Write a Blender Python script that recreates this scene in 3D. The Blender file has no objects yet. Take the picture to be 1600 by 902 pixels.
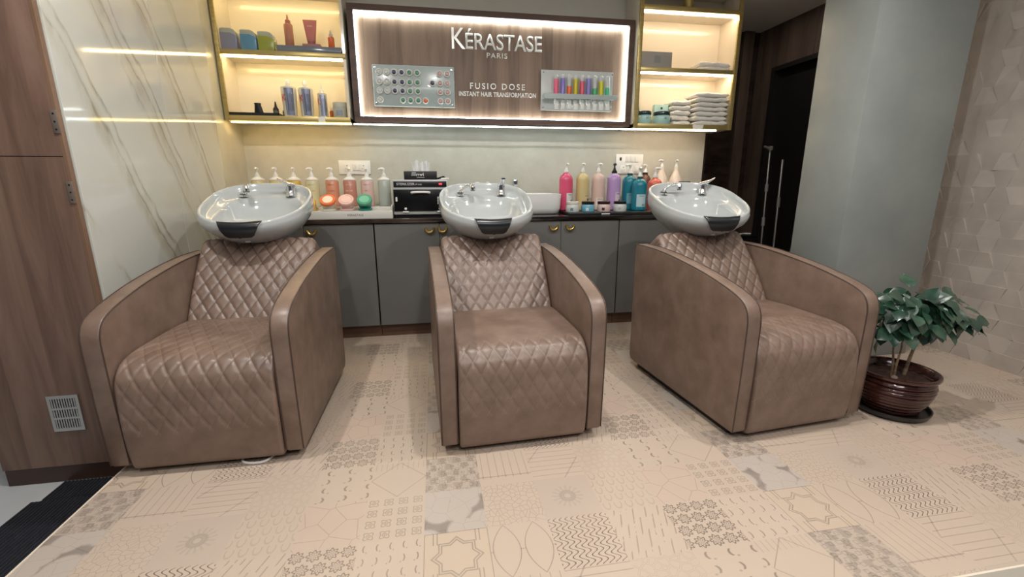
import bpy, bmesh, math, random
from mathutils import Vector, Matrix
random.seed(7)
C = bpy.context.scene.collection
PI = math.pi
sin, cos = math.sin, math.cos

# ---------------------------------------------------------------- camera, world, lights, exposure
cam_d = bpy.data.cameras.new('camera'); cam = bpy.data.objects.new('camera', cam_d); C.objects.link(cam)
cam_d.sensor_width = 36.0; cam_d.lens = 36.0 * 695.7 / 1600.0; cam_d.clip_start = 0.02
pitch, yaw, roll = math.radians(13.36), math.radians(9.71), math.radians(-0.14)
f = Vector((sin(yaw)*cos(pitch), cos(yaw)*cos(pitch), -sin(pitch)))
r0 = Vector((cos(yaw), -sin(yaw), 0)); u0 = r0.cross(f)
r1 = r0*cos(roll) + u0*sin(roll); u1 = u0*cos(roll) - r0*sin(roll)
M = Matrix((r1, u1, -f)).transposed().to_4x4(); M.translation = (0, 0, 1.087)
cam.matrix_world = M
bpy.context.scene.camera = cam

sc = bpy.context.scene
sc.view_settings.view_transform = 'Standard'; sc.view_settings.look = 'None'
sc.view_settings.gamma = 1.0; sc.view_settings.use_curve_mapping = False
sc.view_settings.exposure = 0.0
w = bpy.data.worlds.new('world'); sc.world = w; w.use_nodes = True
bg = w.node_tree.nodes['Background']; bg.inputs[0].default_value = (0.80, 0.86, 1.0, 1); bg.inputs[1].default_value = 0.08

def area(name, loc, size, power, col=(1, .95, .88), rot=(0, 0, 0), shape='DISK', size_y=None, spread=PI):
    l = bpy.data.lights.new(name, 'AREA'); l.shape = shape; l.size = size; l.energy = power; l.color = col; l.spread = spread
    if size_y: l.size_y = size_y
    o = bpy.data.objects.new(name, l); C.objects.link(o); o.location = loc; o.rotation_euler = rot
    return o
CEIL = 2.533
for x in (-0.9, 0.35, 1.6):
    area('downlight_and_fill', (x, 1.50, CEIL-.012), .06, 19, (1, .97, .93))
for x in (-0.9, 0.35, 1.6):
    area('downlight_and_fill', (x, -0.10, CEIL-.012), .10, 15, (1, .97, .94))  # unseen front row, added as fill for faces towards the camera
area('camera_side_fill', (0.4, -1.0, CEIL-.012), 1.6, 30, (.97, .97, 1), shape='RECTANGLE', size_y=.7)  # soft fill added behind the camera, out of view

area('downlight_and_fill', (2.9, .9, CEIL-.012), .10, 5, (1, .95, .89))  # added fill that grazes the relief wall
area('corridor_fill', (2.75, 3.75, CEIL-.012), .1, 2.2, (1, .92, .85))  # weak unseen light added to lift the dark corridor

# ---------------------------------------------------------------- helpers
def finish(name, bm, m, parent=None, smooth=True, ang=38):
    bmesh.ops.recalc_face_normals(bm, faces=bm.faces)
    me = bpy.data.meshes.new(name); bm.to_mesh(me); bm.free()
    if smooth:
        for p in me.polygons: p.use_smooth = True
        me.set_sharp_from_angle(angle=math.radians(ang))
    if isinstance(m, (list, tuple)):
        for k in m: me.materials.append(k)
    else: me.materials.append(m)
    o = bpy.data.objects.new(name, me); C.objects.link(o)
    if parent: o.parent = parent
    return o
def tag(o, label=None, cat=None, group=None, kind=None):
    if label: o['label'] = label
    if cat: o['category'] = cat
    if group: o['group'] = group
    if kind: o['kind'] = kind
    return o
def struct(name, bm, m, parent=None, **k):
    o = finish(name, bm, m, parent, **k); o['kind'] = 'structure'; return o
def empty(name, label, cat, loc, rz=0, group=None):
    o = bpy.data.objects.new(name, None); C.objects.link(o); o.location = loc; o.rotation_euler = (0, 0, rz)
    o.empty_display_size = .05
    return tag(o, label, cat, group)
def solo(name, bm, m, loc, label, cat, group=None, rz=0, **k):
    o = finish(name, bm, m, None, **k); o.location = loc; o.rotation_euler = (0, 0, rz)
    return tag(o, label, cat, group)
def B(): return bmesh.new()
def merge(bm, t, mi=0, M=None):
    if M is not None: bmesh.ops.transform(t, matrix=M, verts=t.verts)
    for fc in t.faces: fc.material_index = mi
    me = bpy.data.meshes.new('t'); t.to_mesh(me); t.free(); bm.from_mesh(me); bpy.data.meshes.remove(me)
    return bm
def box(bm, x0, x1, y0, y1, z0, z1, bev=0, seg=2, mi=0, M=None):
    t = bmesh.new(); bmesh.ops.create_cube(t, size=1)
    for v in t.verts: v.co = Vector(((x0+x1)/2 + v.co.x*(x1-x0), (y0+y1)/2 + v.co.y*(y1-y0), (z0+z1)/2 + v.co.z*(z1-z0)))
    if bev: bmesh.ops.bevel(t, geom=t.edges[:], offset=bev, segments=seg, affect='EDGES', profile=.5)
    return merge(bm, t, mi, M)
def lathe(bm, prof, seg=32, c=(0, 0, 0), mi=0, M=None, sx=1, sy=1):
    t = bmesh.new(); rings = []
    for r, z in prof:
        if r <= 1e-6: rings.append([t.verts.new((c[0], c[1], c[2]+z))])
        else: rings.append([t.verts.new((c[0]+sx*r*cos(2*PI*k/seg), c[1]+sy*r*sin(2*PI*k/seg), c[2]+z)) for k in range(seg)])
    for a, b in zip(rings, rings[1:]):
        if len(a) == 1 and len(b) == 1: continue
        for k in range(seg):
            k2 = (k+1) % seg
            if len(a) == 1: t.faces.new((a[0], b[k2], b[k]))
            elif len(b) == 1: t.faces.new((a[k], a[k2], b[0]))
            else: t.faces.new((a[k], a[k2], b[k2], b[k]))
    if len(rings[0]) > 1: t.faces.new(rings[0][::-1])
    if len(rings[-1]) > 1: t.faces.new(rings[-1])
    return merge(bm, t, mi, M)
def tube(bm, pts, r, seg=8, closed=False, mi=0, M=None):
    t = bmesh.new(); pts = [Vector(p) for p in pts]; n = len(pts); rings = []
    prev = None
    for i, p in enumerate(pts):
        if closed: d = (pts[(i+1) % n] - pts[i-1]).normalized()
        else: d = (pts[min(i+1, n-1)] - pts[max(i-1, 0)]).normalized()
        if prev is None:
            a = Vector((0, 0, 1)) if abs(d.z) < .9 else Vector((1, 0, 0))
        else: a = prev
        a = (a - d*a.dot(d)).normalized(); prev = a; b = d.cross(a)
        rr = r[i] if isinstance(r, (list, tuple)) else r
        rings.append([t.verts.new(p + a*rr*cos(2*PI*k/seg) + b*rr*sin(2*PI*k/seg)) for k in range(seg)])
    m = n if closed else n-1
    for i in range(m):
        A, Bb = rings[i], rings[(i+1) % n]
        for k in range(seg): t.faces.new((A[k], A[(k+1) % seg], Bb[(k+1) % seg], Bb[k]))
    if not closed: t.faces.new(rings[0][::-1]); t.faces.new(rings[-1])
    return merge(bm, t, mi, M)
def prism(bm, poly, axis, a0, a1, bev=0, seg=3, mi=0, M=None):
    """poly in the two other axes (order x,y,z), extruded along axis; bev rounds the two outlines"""
    t = bmesh.new()
    def P(p, a):
        q = list(p); q.insert('xyz'.index(axis), a); return q
    A = [t.verts.new(P(p, a0)) for p in poly]; Bq = [t.verts.new(P(p, a1)) for p in poly]
    n = len(poly)
    fa = t.faces.new(A); fb = t.faces.new(Bq[::-1])
    for i in range(n): t.faces.new((A[i], A[(i+1) % n], Bq[(i+1) % n], Bq[i]))
    bmesh.ops.recalc_face_normals(t, faces=t.faces)
    if bev:
        es = list({e for fc in (fa, fb) for e in fc.edges})
        bmesh.ops.bevel(t, geom=es, offset=bev, segments=seg, affect='EDGES', profile=.5)
    return merge(bm, t, mi, M)
def crom(pts, n, closed=False):
    """Catmull-Rom through pts, n samples per span"""
    P = [Vector(p) for p in pts]; out = []; m = len(P)
    for i in range(m if closed else m-1):
        if closed: a, b, c, d = P[i-1], P[i], P[(i+1) % m], P[(i+2) % m]
        else: a, b, c, d = P[max(i-1, 0)], P[i], P[i+1], P[min(i+2, m-1)]
        for k in range(n):
            t = k/n
            out.append(.5*((2*b) + (c-a)*t + (2*a-5*b+4*c-d)*t*t + (3*b-a-3*c+d)*t**3))
    if not closed: out.append(P[-1])
    return out
def text_bm(body, x0, x1, z0, z1, depth=.004, y=0., bold=0., keep=False, spacing=1.0):
    """lettering in the xz plane facing -y, fitted to the rectangle"""
    cu = bpy.data.curves.new('t', 'FONT'); cu.body = body; cu.size = 1; cu.extrude = .0; cu.offset = bold; cu.resolution_u = 4
    cu.space_character = spacing
    o = bpy.data.objects.new('t', cu); C.objects.link(o); bpy.context.view_layer.update()
    dg = bpy.context.evaluated_depsgraph_get(); me = bpy.data.meshes.new_from_object(o.evaluated_get(dg))
    bm = bmesh.new(); bm.from_mesh(me)
    bpy.data.objects.remove(o); bpy.data.curves.remove(cu); bpy.data.meshes.remove(me)
    xs = [v.co.x for v in bm.verts]; ys = [v.co.y for v in bm.verts]
    ax, bx, ay, by = min(xs), max(xs), min(ys), max(ys)
    bmesh.ops.remove_doubles(bm, verts=bm.verts, dist=1e-5)
    r = bmesh.ops.extrude_face_region(bm, geom=bm.faces[:])
    for e in r['geom']:
        if isinstance(e, bmesh.types.BMVert): e.co.z = -1.
    for v in bm.verts:
        X = x0 + (v.co.x-ax)/(bx-ax)*(x1-x0); Z = z0 + (v.co.y-ay)/(by-ay)*(z1-z0)
        v.co = Vector((X, y - (depth if v.co.z > -.5 else 0), Z))
    return bm
def wrap(bm, R):
    """bend a flat sign around a vertical cylinder of radius R whose front is at y=-R"""
    for v in bm.verts:
        a = v.co.x / R; rr = R - v.co.y
        v.co = Vector((rr*sin(a), -rr*cos(a), v.co.z))
    return bm

# ---------------------------------------------------------------- materials
def new_mat(name):
    m = bpy.data.materials.new(name); m.use_nodes = True
    return m, m.node_tree, m.node_tree.nodes['Principled BSDF']
def mat(name, col, rough=.5, metal=0., trans=0., coat=0., spec=.5, emit=0., ecol=None, sss=0., alpha=1.):
    m, nt, b = new_mat(name)
    b.inputs['Base Color'].default_value = (*col, 1); b.inputs['Roughness'].default_value = rough
    b.inputs['Metallic'].default_value = metal; b.inputs['Transmission Weight'].default_value = trans
    b.inputs['Coat Weight'].default_value = coat; b.inputs['Specular IOR Level'].default_value = spec
    if emit:
        b.inputs['Emission Color'].default_value = (*(ecol or col), 1); b.inputs['Emission Strength'].default_value = emit
    return m
def rgb(r, g, b):
    h = lambda c: (c/255/12.92) if c/255 <= .04045 else ((c/255+.055)/1.055)**2.4
    return (h(r), h(g), h(b))
class E:
    """tiny expression builder for Math nodes"""
    def __init__(s, nt, v): s.nt = nt; s.v = v
    def _op(s, op, *a, clamp=False):
        n = s.nt.nodes.new('ShaderNodeMath'); n.operation = op; n.use_clamp = clamp
        for i, q in enumerate((s,)+a):
            q = q.v if isinstance(q, E) else q
            if isinstance(q, (int, float)): n.inputs[i].default_value = q
            else: s.nt.links.new(q, n.inputs[i])
        return E(s.nt, n.outputs[0])
    def __add__(s, o): return s._op('ADD', o)
    __radd__ = __add__
    def __sub__(s, o): return s._op('SUBTRACT', o)
    def __rsub__(s, o): return E(s.nt, o)._op('SUBTRACT', s)
    def __mul__(s, o): return s._op('MULTIPLY', o)
    __rmul__ = __mul__
    def __truediv__(s, o): return s._op('DIVIDE', o)
    def lt(s, o): return s._op('LESS_THAN', o)
    def gt(s, o): return s._op('GREATER_THAN', o)
    def floor(s): return s._op('FLOOR')
    def frac(s): return s._op('FRACT')
    def abs(s): return s._op('ABSOLUTE')
    def sin(s): return s._op('SINE')
    def cos(s): return s._op('COSINE')
    def sqrt(s): return s._op('SQRT')
    def mod(s, o): return s._op('FLOORED_MODULO', o)
    def mn(s, o): return s._op('MINIMUM', o)
    def mx(s, o): return s._op('MAXIMUM', o)
    def atan2(s, o): return s._op('ARCTAN2', o)
    def eq(s, o): return s._op('COMPARE', o, .1)
    def sat(s): return s._op('ADD', 0., clamp=True)
    def line(s, wd, soft=None):
        """1 where |s| < wd, softly"""
        soft = soft or wd
        return ((wd + soft - s.abs()) / soft)._op('ADD', 0., clamp=True)
def N(nt, kind, **inp):
    n = nt.nodes.new('ShaderNode'+kind)
    for k, v in inp.items():
        k = k.replace('_', ' ')
        if k in n.inputs.keys():
            if hasattr(v, 'is_output') and v.is_output: nt.links.new(v, n.inputs[k])
            else: n.inputs[k].default_value = v
        else: setattr(n, k.replace(' ', '_'), v)
    return n
def mixc(nt, fac, a, b, mode='MIX'):
    n = nt.nodes.new('ShaderNodeMix'); n.data_type = 'RGBA'; n.blend_type = mode
    for i, q in ((0, fac), (6, a), (7, b)):
        q = q.v if isinstance(q, E) else q
        if isinstance(q, (int, float)): n.inputs[i].default_value = q
        elif isinstance(q, tuple): n.inputs[i].default_value = (*q[:3], 1)
        else: nt.links.new(q, n.inputs[i])
    return n.outputs[2]
def ramp(nt, fac, stops):
    n = nt.nodes.new('ShaderNodeValToRGB'); nt.links.new(fac, n.inputs[0]); el = n.color_ramp.elements
    while len(el) < len(stops): el.new(.5)
    for e, (p, c) in zip(el, stops): e.position = p; e.color = (*c, 1) if len(c) == 3 else c
    return n.outputs[0]
def bump(nt, b, h, strength=.2, dist=.01):
    n = nt.nodes.new('ShaderNodeBump'); n.inputs['Strength'].default_value = strength; n.inputs['Distance'].default_value = dist
    nt.links.new(h.v if isinstance(h, E) else h, n.inputs['Height']); nt.links.new(n.outputs[0], b.inputs['Normal'])
def coords(nt, scale=(1, 1, 1), rot=(0, 0, 0), loc=(0, 0, 0), kind='Object'):
    tc = nt.nodes.new('ShaderNodeTexCoord'); mp = nt.nodes.new('ShaderNodeMapping')
    mp.inputs['Scale'].default_value = scale; mp.inputs['Rotation'].default_value = rot; mp.inputs['Location'].default_value = loc
    nt.links.new(tc.outputs[kind], mp.inputs[0]); return mp.outputs[0]
def noisy(name, c1, c2, scale=(8, 8, 8), detail=5, rough=.5, bumps=0., lo=.3, hi=.7, metal=0, coat=0, rot=(0, 0, 0), nscale=1., bdist=.004):
    m, nt, b = new_mat(name)
    v = coords(nt, scale, rot); n = N(nt, 'TexNoise', Vector=v, Scale=nscale, Detail=detail, Roughness=.6)
    nt.links.new(ramp(nt, n.outputs[0], [(lo, c1), (hi, c2)]), b.inputs['Base Color'])
    b.inputs['Roughness'].default_value = rough; b.inputs['Metallic'].default_value = metal; b.inputs['Coat Weight'].default_value = coat
    if bumps: bump(nt, b, n.outputs[0], bumps, bdist)
    return m
def wood(name, c1, c2, c3, axis='z', plank=0., plank_axis='x', rough=.45):
    """grain along axis; plank > 0 gives boards of that width with their own tone"""
    m, nt, b = new_mat(name)
    s = {'x': (1.2, 14, 14), 'y': (14, 1.2, 14), 'z': (14, 14, 1.2)}[axis]
    v = coords(nt, s); n = N(nt, 'TexNoise', Vector=v, Scale=1., Detail=6, Roughness=.65, Distortion=1.2)
    v2 = coords(nt, tuple(q*.22 for q in s)); n2 = N(nt, 'TexNoise', Vector=v2, Scale=1., Detail=3, Distortion=2.)
    fac = E(nt, n.outputs[0])*.6 + E(nt, n2.outputs[0])*.4
    if plank:
        tc = nt.nodes.new('ShaderNodeTexCoord'); sp = nt.nodes.new('ShaderNodeSeparateXYZ'); nt.links.new(tc.outputs['Object'], sp.inputs[0])
        p = E(nt, sp.outputs['XYZ'.index(plank_axis.upper())]) / plank
        wn = N(nt, 'TexWhiteNoise', noise_dimensions='1D'); nt.links.new(p.floor().v, wn.inputs['W'])
        fac = fac*.65 + E(nt, wn.outputs[0])*.16 + .09
    nt.links.new(ramp(nt, fac.v, [(.36, c1), (.5, c2), (.66, c3)]), b.inputs['Base Color'])
    b.inputs['Roughness'].default_value = rough
    return m
def leather(name, quilt=None):
    """quilt = (w, h, v0, v1, thread for stitching and groove shade)"""
    m, nt, b = new_mat(name)
    v = coords(nt, (1, 1, 1)); n = N(nt, 'TexNoise', Vector=v, Scale=9., Detail=6, Roughness=.62)
    col = ramp(nt, n.outputs[0], [(.28, rgb(104, 84, 71)), (.5, rgb(118, 97, 84)), (.74, rgb(133, 111, 98))])
    g = N(nt, 'TexVoronoi', Vector=v, Scale=420.); h = E(nt, g.outputs[0])*.25
    if quilt:
        w_, h_, v0, v1, seam_tint, lw = quilt
        uv = nt.nodes.new('ShaderNodeUVMap'); sp = nt.nodes.new('ShaderNodeSeparateXYZ'); nt.links.new(uv.outputs[0], sp.inputs[0])
        U, V = E(nt, sp.outputs[0]), E(nt, sp.outputs[1])
        a = ((U/w_ + V/h_).frac() - .5).abs(); c = ((U/w_ - V/h_).frac() - .5).abs()
        d = .5 - a.mx(c)
        msk = (V - v0).gt(0) * (v1 - V).gt(0)
        ln = d.line(lw, .012) * msk
        dash = ((U + V*.6)/.0065).frac().lt(.75)*.45 + .55
        col = mixc(nt, ln*dash*(.36 if seam_tint[0] > .2 else .9), col, seam_tint)
    nt.links.new(col, b.inputs['Base Color'])
    rr = N(nt, 'TexNoise', Vector=v, Scale=14., Detail=3)
    nt.links.new((E(nt, rr.outputs[0])*.25 + .30).v, b.inputs['Roughness'])
    b.inputs['Specular IOR Level'].default_value = .68
    bump(nt, b, h, .25, .0012)
    return m
M_leather = leather('taupe_leather')
QB = (.062, .100); QS = (.060, .104)
M_leather_back = leather('taupe_leather_quilted_back', (*QB, -1, 9, rgb(72, 56, 50), .026))  # dark seam colour paints extra shade into the quilting grooves
M_piping = mat('piping_leather', rgb(70, 54, 46), .5)
M_black = mat('black_plastic', (.006, .006, .007), .35)
M_rubber = mat('black_rubber', (.010, .011, .013), .28)
M_porc = mat('white_porcelain', (.47, .495, .49), .10, coat=.4)
M_chrome = mat('chrome', (.80, .81, .83), .10, 1.)
M_white = mat('white_plastic', (.78, .77, .73), .32)
M_whitegloss = mat('white_gloss', (.80, .80, .78), .15, coat=.3)
M_gold = noisy('brushed_gold', rgb(178, 158, 98), rgb(198, 178, 118), (3, 3, 60), 2, .34, metal=.55)
M_goldknob = mat('gold_handle', rgb(225, 190, 105), .28, 1.)
M_led_y = mat('led_warm_yellow', (1, .80, .42), emit=30., ecol=(1, .78, .38))
M_led_p = mat('led_warm_white', (1, .86, .68), emit=36., ecol=(1, .80, .58))
M_led_w = mat('led_cool_white', (1, .98, .95), emit=19., ecol=(.90, 1, .96))
M_cab_in = mat('cream_laminate', rgb(232, 222, 202), .14)
M_grey_door = noisy('grey_laminate', rgb(100, 99, 96), rgb(106, 105, 102), (2, 2, 2), 2, .42)
M_kick = wood('brown_plinth_wood', rgb(78, 55, 42), rgb(94, 68, 52), rgb(108, 80, 62), 'x')
M_ctop = noisy('dark_marble_top', rgb(20, 15, 13), rgb(96, 80, 68), (2, 9, 9), 8, .12, lo=.48, hi=.78, coat=.3)
M_wall_wood = wood('walnut_panel', rgb(92, 70, 59), rgb(124, 98, 84), rgb(144, 118, 103), 'z', .16, 'x')
M_sign_wood = wood('walnut_sign_panel', rgb(100, 78, 62), rgb(130, 106, 88), rgb(150, 126, 108), 'z', .085, 'x')
M_sign_frame = wood('dark_walnut_frame', rgb(62, 42, 34), rgb(84, 60, 49), rgb(100, 74, 60), 'x')
M_steel = mat('brushed_steel', rgb(186, 186, 184), .35, .85)
M_letter = mat('silver_letters', rgb(232, 230, 224), .25, .15)
M_acryl = mat('grey_acrylic', rgb(172, 184, 182), .22, .0, coat=.3)

# ---------------------------------------------------------------- floor print: 6 x 3 printed squares of 20 cm, repeating
def floor_material():
    m, nt, b = new_mat('printed_patchwork_vinyl')
    tc = nt.nodes.new('ShaderNodeTexCoord'); sp = nt.nodes.new('ShaderNodeSeparateXYZ'); nt.links.new(tc.outputs['Object'], sp.inputs[0])
    X, Y = E(nt, sp.outputs[0]), E(nt, sp.outputs[1])
    p = (X + .0747 + 2.4) / .2; q = (1.622 + 2.4 - Y) / .2
    i = p.floor().mod(6.); j = q.floor().mod(3.)
    u, v = p.frac(), q.frac()
    uv = nt.nodes.new('ShaderNodeCombineXYZ'); nt.links.new(p.v, uv.inputs[0]); nt.links.new(q.v, uv.inputs[1])
    P = uv.outputs[0]
    def vor(scale, feat='DISTANCE_TO_EDGE', rnd=1., dist='EUCLIDEAN'):
        n = nt.nodes.new('ShaderNodeTexVoronoi'); n.feature = feat; n.voronoi_dimensions = '2D'; n.inputs['Scale'].default_value = scale
        n.inputs['Randomness'].default_value = rnd
        if feat != 'DISTANCE_TO_EDGE': n.distance = dist
        nt.links.new(P, n.inputs['Vector']); return E(nt, n.outputs[0]), n
    def noi(scale, det=2):
        n = N(nt, 'TexNoise', Vector=P, Scale=scale, Detail=det); return E(nt, n.outputs[0])
    cu, cv = u-.5, v-.5
    ang = cv.atan2(cu); rad = (cu*cu + cv*cv).sqrt()
    T = {}
    # row 0
    vm, vn = vor(9., 'F1', 1., 'CHEBYCHEV')
    T[0, 0] = ((u*22+vm*3).sin()*(v*16).sin()).gt(.05)*.35 + (vm-.28).line(.03)*.5
    T[1, 0] = ((u*7).frac()-.5).line(.03, .03)*(v-.35).abs().lt(.45)*.5 + (v-.75).line(.008)*.5
    T[2, 0] = (((v*3.5+.2).frac()-.5).abs()-.22).line(.02, .02)*.45 + ((u+v*.7).frac()-.3).line(.01)*.4
    T[3, 0] = (vor(7.)[0]-.09).line(.02, .02)*.28
    def cresc(nu, nv):
        a = (u*nu).frac()-.5; c = (v*nv).frac()-.5; s = ((v*nv).floor().mod(2.)*2 - 1)*.16
        ar = a + s*(c*c*8 - .5)
        arc = ar.line(.035, .03)*c.abs().lt(.26)
        dot = (((a+s*1.2)*(a+s*1.2) + (c-.3)*(c-.3)).sqrt()).line(.05, .03)
        return arc.mx(dot*.6)
    T[4, 0] = cresc(2.6, 4)*.75
    T[5, 0] = (((u+v).frac()-.5).line(.008).mx(((u-v).frac()-.5).line(.008)))*.45 + ((u*10).frac()-.5).line(.06, .04)*v.lt(.22)*.3
    # row 1
    ve, _ = vor(3.4)
    T[0, 1] = ((vor(2.6, 'F1')[0]-.60)/.14).sat()*.7 + ve.line(.010, .02)*.22 + ((u+v*1.4)*90+noi(3.)*40).sin()*.04
    T[1, 1] = vor(10.)[0].line(.03, .03)*.42
    T[2, 1] = (rad-.12).line(.02, .02)*.3 + (rad-.07).line(.01)*.3 + (ang*16).sin().gt(.3)*(rad-.21).line(.05, .03)*.16 + .04
    sc_v = (v*5).floor().mod(2.)*.5; a = ((u*5+sc_v).frac()-.5); c = (v*5).frac()
    T[3, 1] = ((a*a*3 + (c-.25)*(c-.25)).sqrt()-.5).line(.07, .05)*.24
    T[4, 1] = vor(2.6)[0].line(.010, .012)*.42
    a = ((u*4).frac()-.5); c = ((v*4).frac()-.5); rr = (a*a+c*c).sqrt(); aa = c.atan2(a)
    T[5, 1] = (rr-.30-(aa*4).cos()*(-.07)).line(.025, .02)*.6 + (rr-.13).line(.02)*.5 + rr.line(.04, .03)*.5
    # row 2
    U4, V4 = cu.abs(), cv.abs()
    mxx, mnn = U4.mx(V4), U4.mn(V4)
    ff = mxx.mn((U4+V4)*.7071); starl = (ff-.235).line(.007).mx((ff-.275).line(.007))
    T[0, 2] = starl*.6 + ((U4-.30).line(.006).mx((U4-.36).line(.006)))*V4.gt(.26)*.6 + (U4.mx(V4)-.496).line(.004)*.8
    T[1, 2] = ((((u*2).frac()-.5).abs() + cv*cv*1.7 - .42).line(.010))*.65 + (v-.52).line(.006)*((u*2).frac()-.5).abs().gt(.42)*.4
    T[2, 2] = 1.25*(((u*10 + (v*5.2*6.283).sin()*.55).frac())-.5).line(.075, .05)*.95
    T[3, 2] = (((u*9 + v*3.).frac())-.5).line(.07, .05)*((u*5.+v*3.4)+noi(9.)).frac().lt(.55)*.55
    sh = (v*4).floor().mod(2.)*.5; a = ((u*4+sh).frac()-.5); c = ((v*4).frac()-.5); rr = (a*a+c*c).sqrt(); aa = c.atan2(a)
    T[4, 2] = ((rr.lt(.19)*(aa*4).sin().abs().lt(.42)).mx((rr-.36-(aa*8).cos()*.07).line(.035, .03)).mx((rr-.25-(aa*8).cos()*(-.05)).line(.02, .03)*.7))*.95
    T[5, 2] = cresc(5, 4)*.75
    base = {(0, 0): (198, 181, 162), (0, 1): (202, 189, 174), (5, 1): (210, 190, 168), (4, 1): (212, 188, 167), (2, 1): (206, 188, 168),
            (3, 1): (209, 189, 167), (3, 0): (209, 189, 167), (0, 2): (212, 191, 166), (5, 2): (212, 192, 170)}
    val = None; col = (*rgb(210, 190, 168),)
    for (a, c), t in T.items():
        msk = i.eq(float(a))*j.eq(float(c))
        val = t*msk if val is None else val + t*msk
        if (a, c) in base: col = mixc(nt, msk, col, rgb(*base[a, c]))
    nz = N(nt, 'TexNoise', Vector=coords(nt, (3, 14, 3)), Scale=1., Detail=4)
    col = mixc(nt, E(nt, nz.outputs[0])*.22, col, rgb(196, 172, 147))
    fade = N(nt, 'TexNoise', Vector=coords(nt, (4, 4, 4)), Scale=1., Detail=3)
    col = mixc(nt, (val*(E(nt, fade.outputs[0])*.8+.40)*.85).sat(), col, rgb(84, 72, 62))
    col = mixc(nt, 1., col, (.80, .81, .85), 'MULTIPLY')
    nt.links.new(col, b.inputs['Base Color']); b.inputs['Roughness'].default_value = .36; b.inputs['Specular IOR Level'].default_value = .42
    return m
M_floor = floor_material()
M_lower = noisy('pale_lower_floor', rgb(196, 198, 198), rgb(212, 213, 212), (2, 2, 2), 3, .25)
def marble_material():
    m, nt, b = new_mat('veined_white_marble')
    tc = nt.nodes.new('ShaderNodeTexCoord'); sp = nt.nodes.new('ShaderNodeSeparateXYZ'); nt.links.new(tc.outputs['Object'], sp.inputs[0])
    Y, Z = E(nt, sp.outputs[1]), E(nt, sp.outputs[2])
    n1 = N(nt, 'TexNoise', Vector=coords(nt, (1, 1.3, .7)), Scale=1.3, Detail=5, Roughness=.6)
    n2 = N(nt, 'TexNoise', Vector=coords(nt, (1, 5, 2)), Scale=1.3, Detail=4, Roughness=.6)
    t = Y*1.0 + Z*.61 + (E(nt, n1.outputs[0])-.5)*.26 + (E(nt, n2.outputs[0])-.5)*.05
    gate = ((E(nt, n2.outputs[0])-.36)*4.5).sat()
    c = mixc(nt, E(nt, n1.outputs[0])*.35, rgb(200, 201, 194), rgb(186, 185, 174))
    for tk, wd, k in ((2.62, .035, .5), (3.03, .05, .8), (3.10, .018, .7), (3.40, .03, .6), (3.47, .055, .8), (3.55, .014, .7), (3.80, .04, .8), (3.87, .014, .8), (4.2, .05, .6)):
        d = t - tk
        c = mixc(nt, d.line(wd*.15, wd)*gate*(k*.75), c, rgb(166, 156, 130))
        c = mixc(nt, (d - wd*.4).line(.002, .009)*gate*(k*.8), c, rgb(134, 128, 112))
    nt.links.new(c, b.inputs['Base Color']); b.inputs['Roughness'].default_value = .07; b.inputs['Specular IOR Level'].default_value = .62
    return m
M_marble = marble_material()
def splash_material():
    m, nt, b = new_mat('backsplash_stone')
    n = N(nt, 'TexNoise', Vector=coords(nt, (3, 3, 3)), Scale=1.5, Detail=6, Roughness=.65)
    nt.links.new(ramp(nt, n.outputs[0], [(.3, rgb(184, 180, 166)), (.7, rgb(200, 197, 184))]), b.inputs['Base Color'])
    b.inputs['Roughness'].default_value = .32
    return m
M_splash = splash_material()
M_concrete = noisy('grey_microcement', rgb(122, 128, 126), rgb(145, 150, 147), (1.5, 1.5, 1.5), 6, .42)
M_tile3d = noisy('beige_relief_tile', rgb(170, 160, 150), rgb(186, 176, 165), (5, 5, 5), 3, .42)
M_darkstone = noisy('dark_brown_stone', rgb(34, 25, 21), rgb(62, 48, 40), (4, 4, 10), 7, .25, lo=.35, hi=.7)
M_darkwood = wood('dark_brown_wood', rgb(60, 48, 41), rgb(84, 69, 59), rgb(100, 84, 72), 'z')
M_blackdoor = mat('black_door_paint', rgb(27, 25, 23), .45)
M_ceil = mat('ceiling_paint', rgb(226, 220, 212), .7)
M_wallgrey = noisy('warm_grey_paint', rgb(232, 230, 220), rgb(238, 236, 226), (1, 1, 1), 2, .6)

YB = 3.71; XL = -1.36; XR = 3.27; YW = 2.02; ZL = -.19
# ---------------------------------------------------------------- the setting
bm = B(); box(bm, -1.24, XR, .81, 5.3, ZL, 0); struct('floor', bm, M_floor, smooth=False)
bm = B(); box(bm, -4.5, 5.0, -3.0, 5.4, ZL-.06, ZL-.002); struct('floor_lower', bm, M_lower, smooth=False)
bm = B(); box(bm, -1.246, -1.24, .81, 2.02, ZL, .001); box(bm, -1.246, XR, .804, .81, ZL, .001)
struct('trim_1', bm, mat('cream_edge_trim', rgb(226, 214, 194), .4), smooth=False)
bm = B(); box(bm, -4.5, 5.0, -1.6, 5.4, CEIL, CEIL+.05); struct('ceiling', bm, M_ceil, smooth=False)
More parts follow.
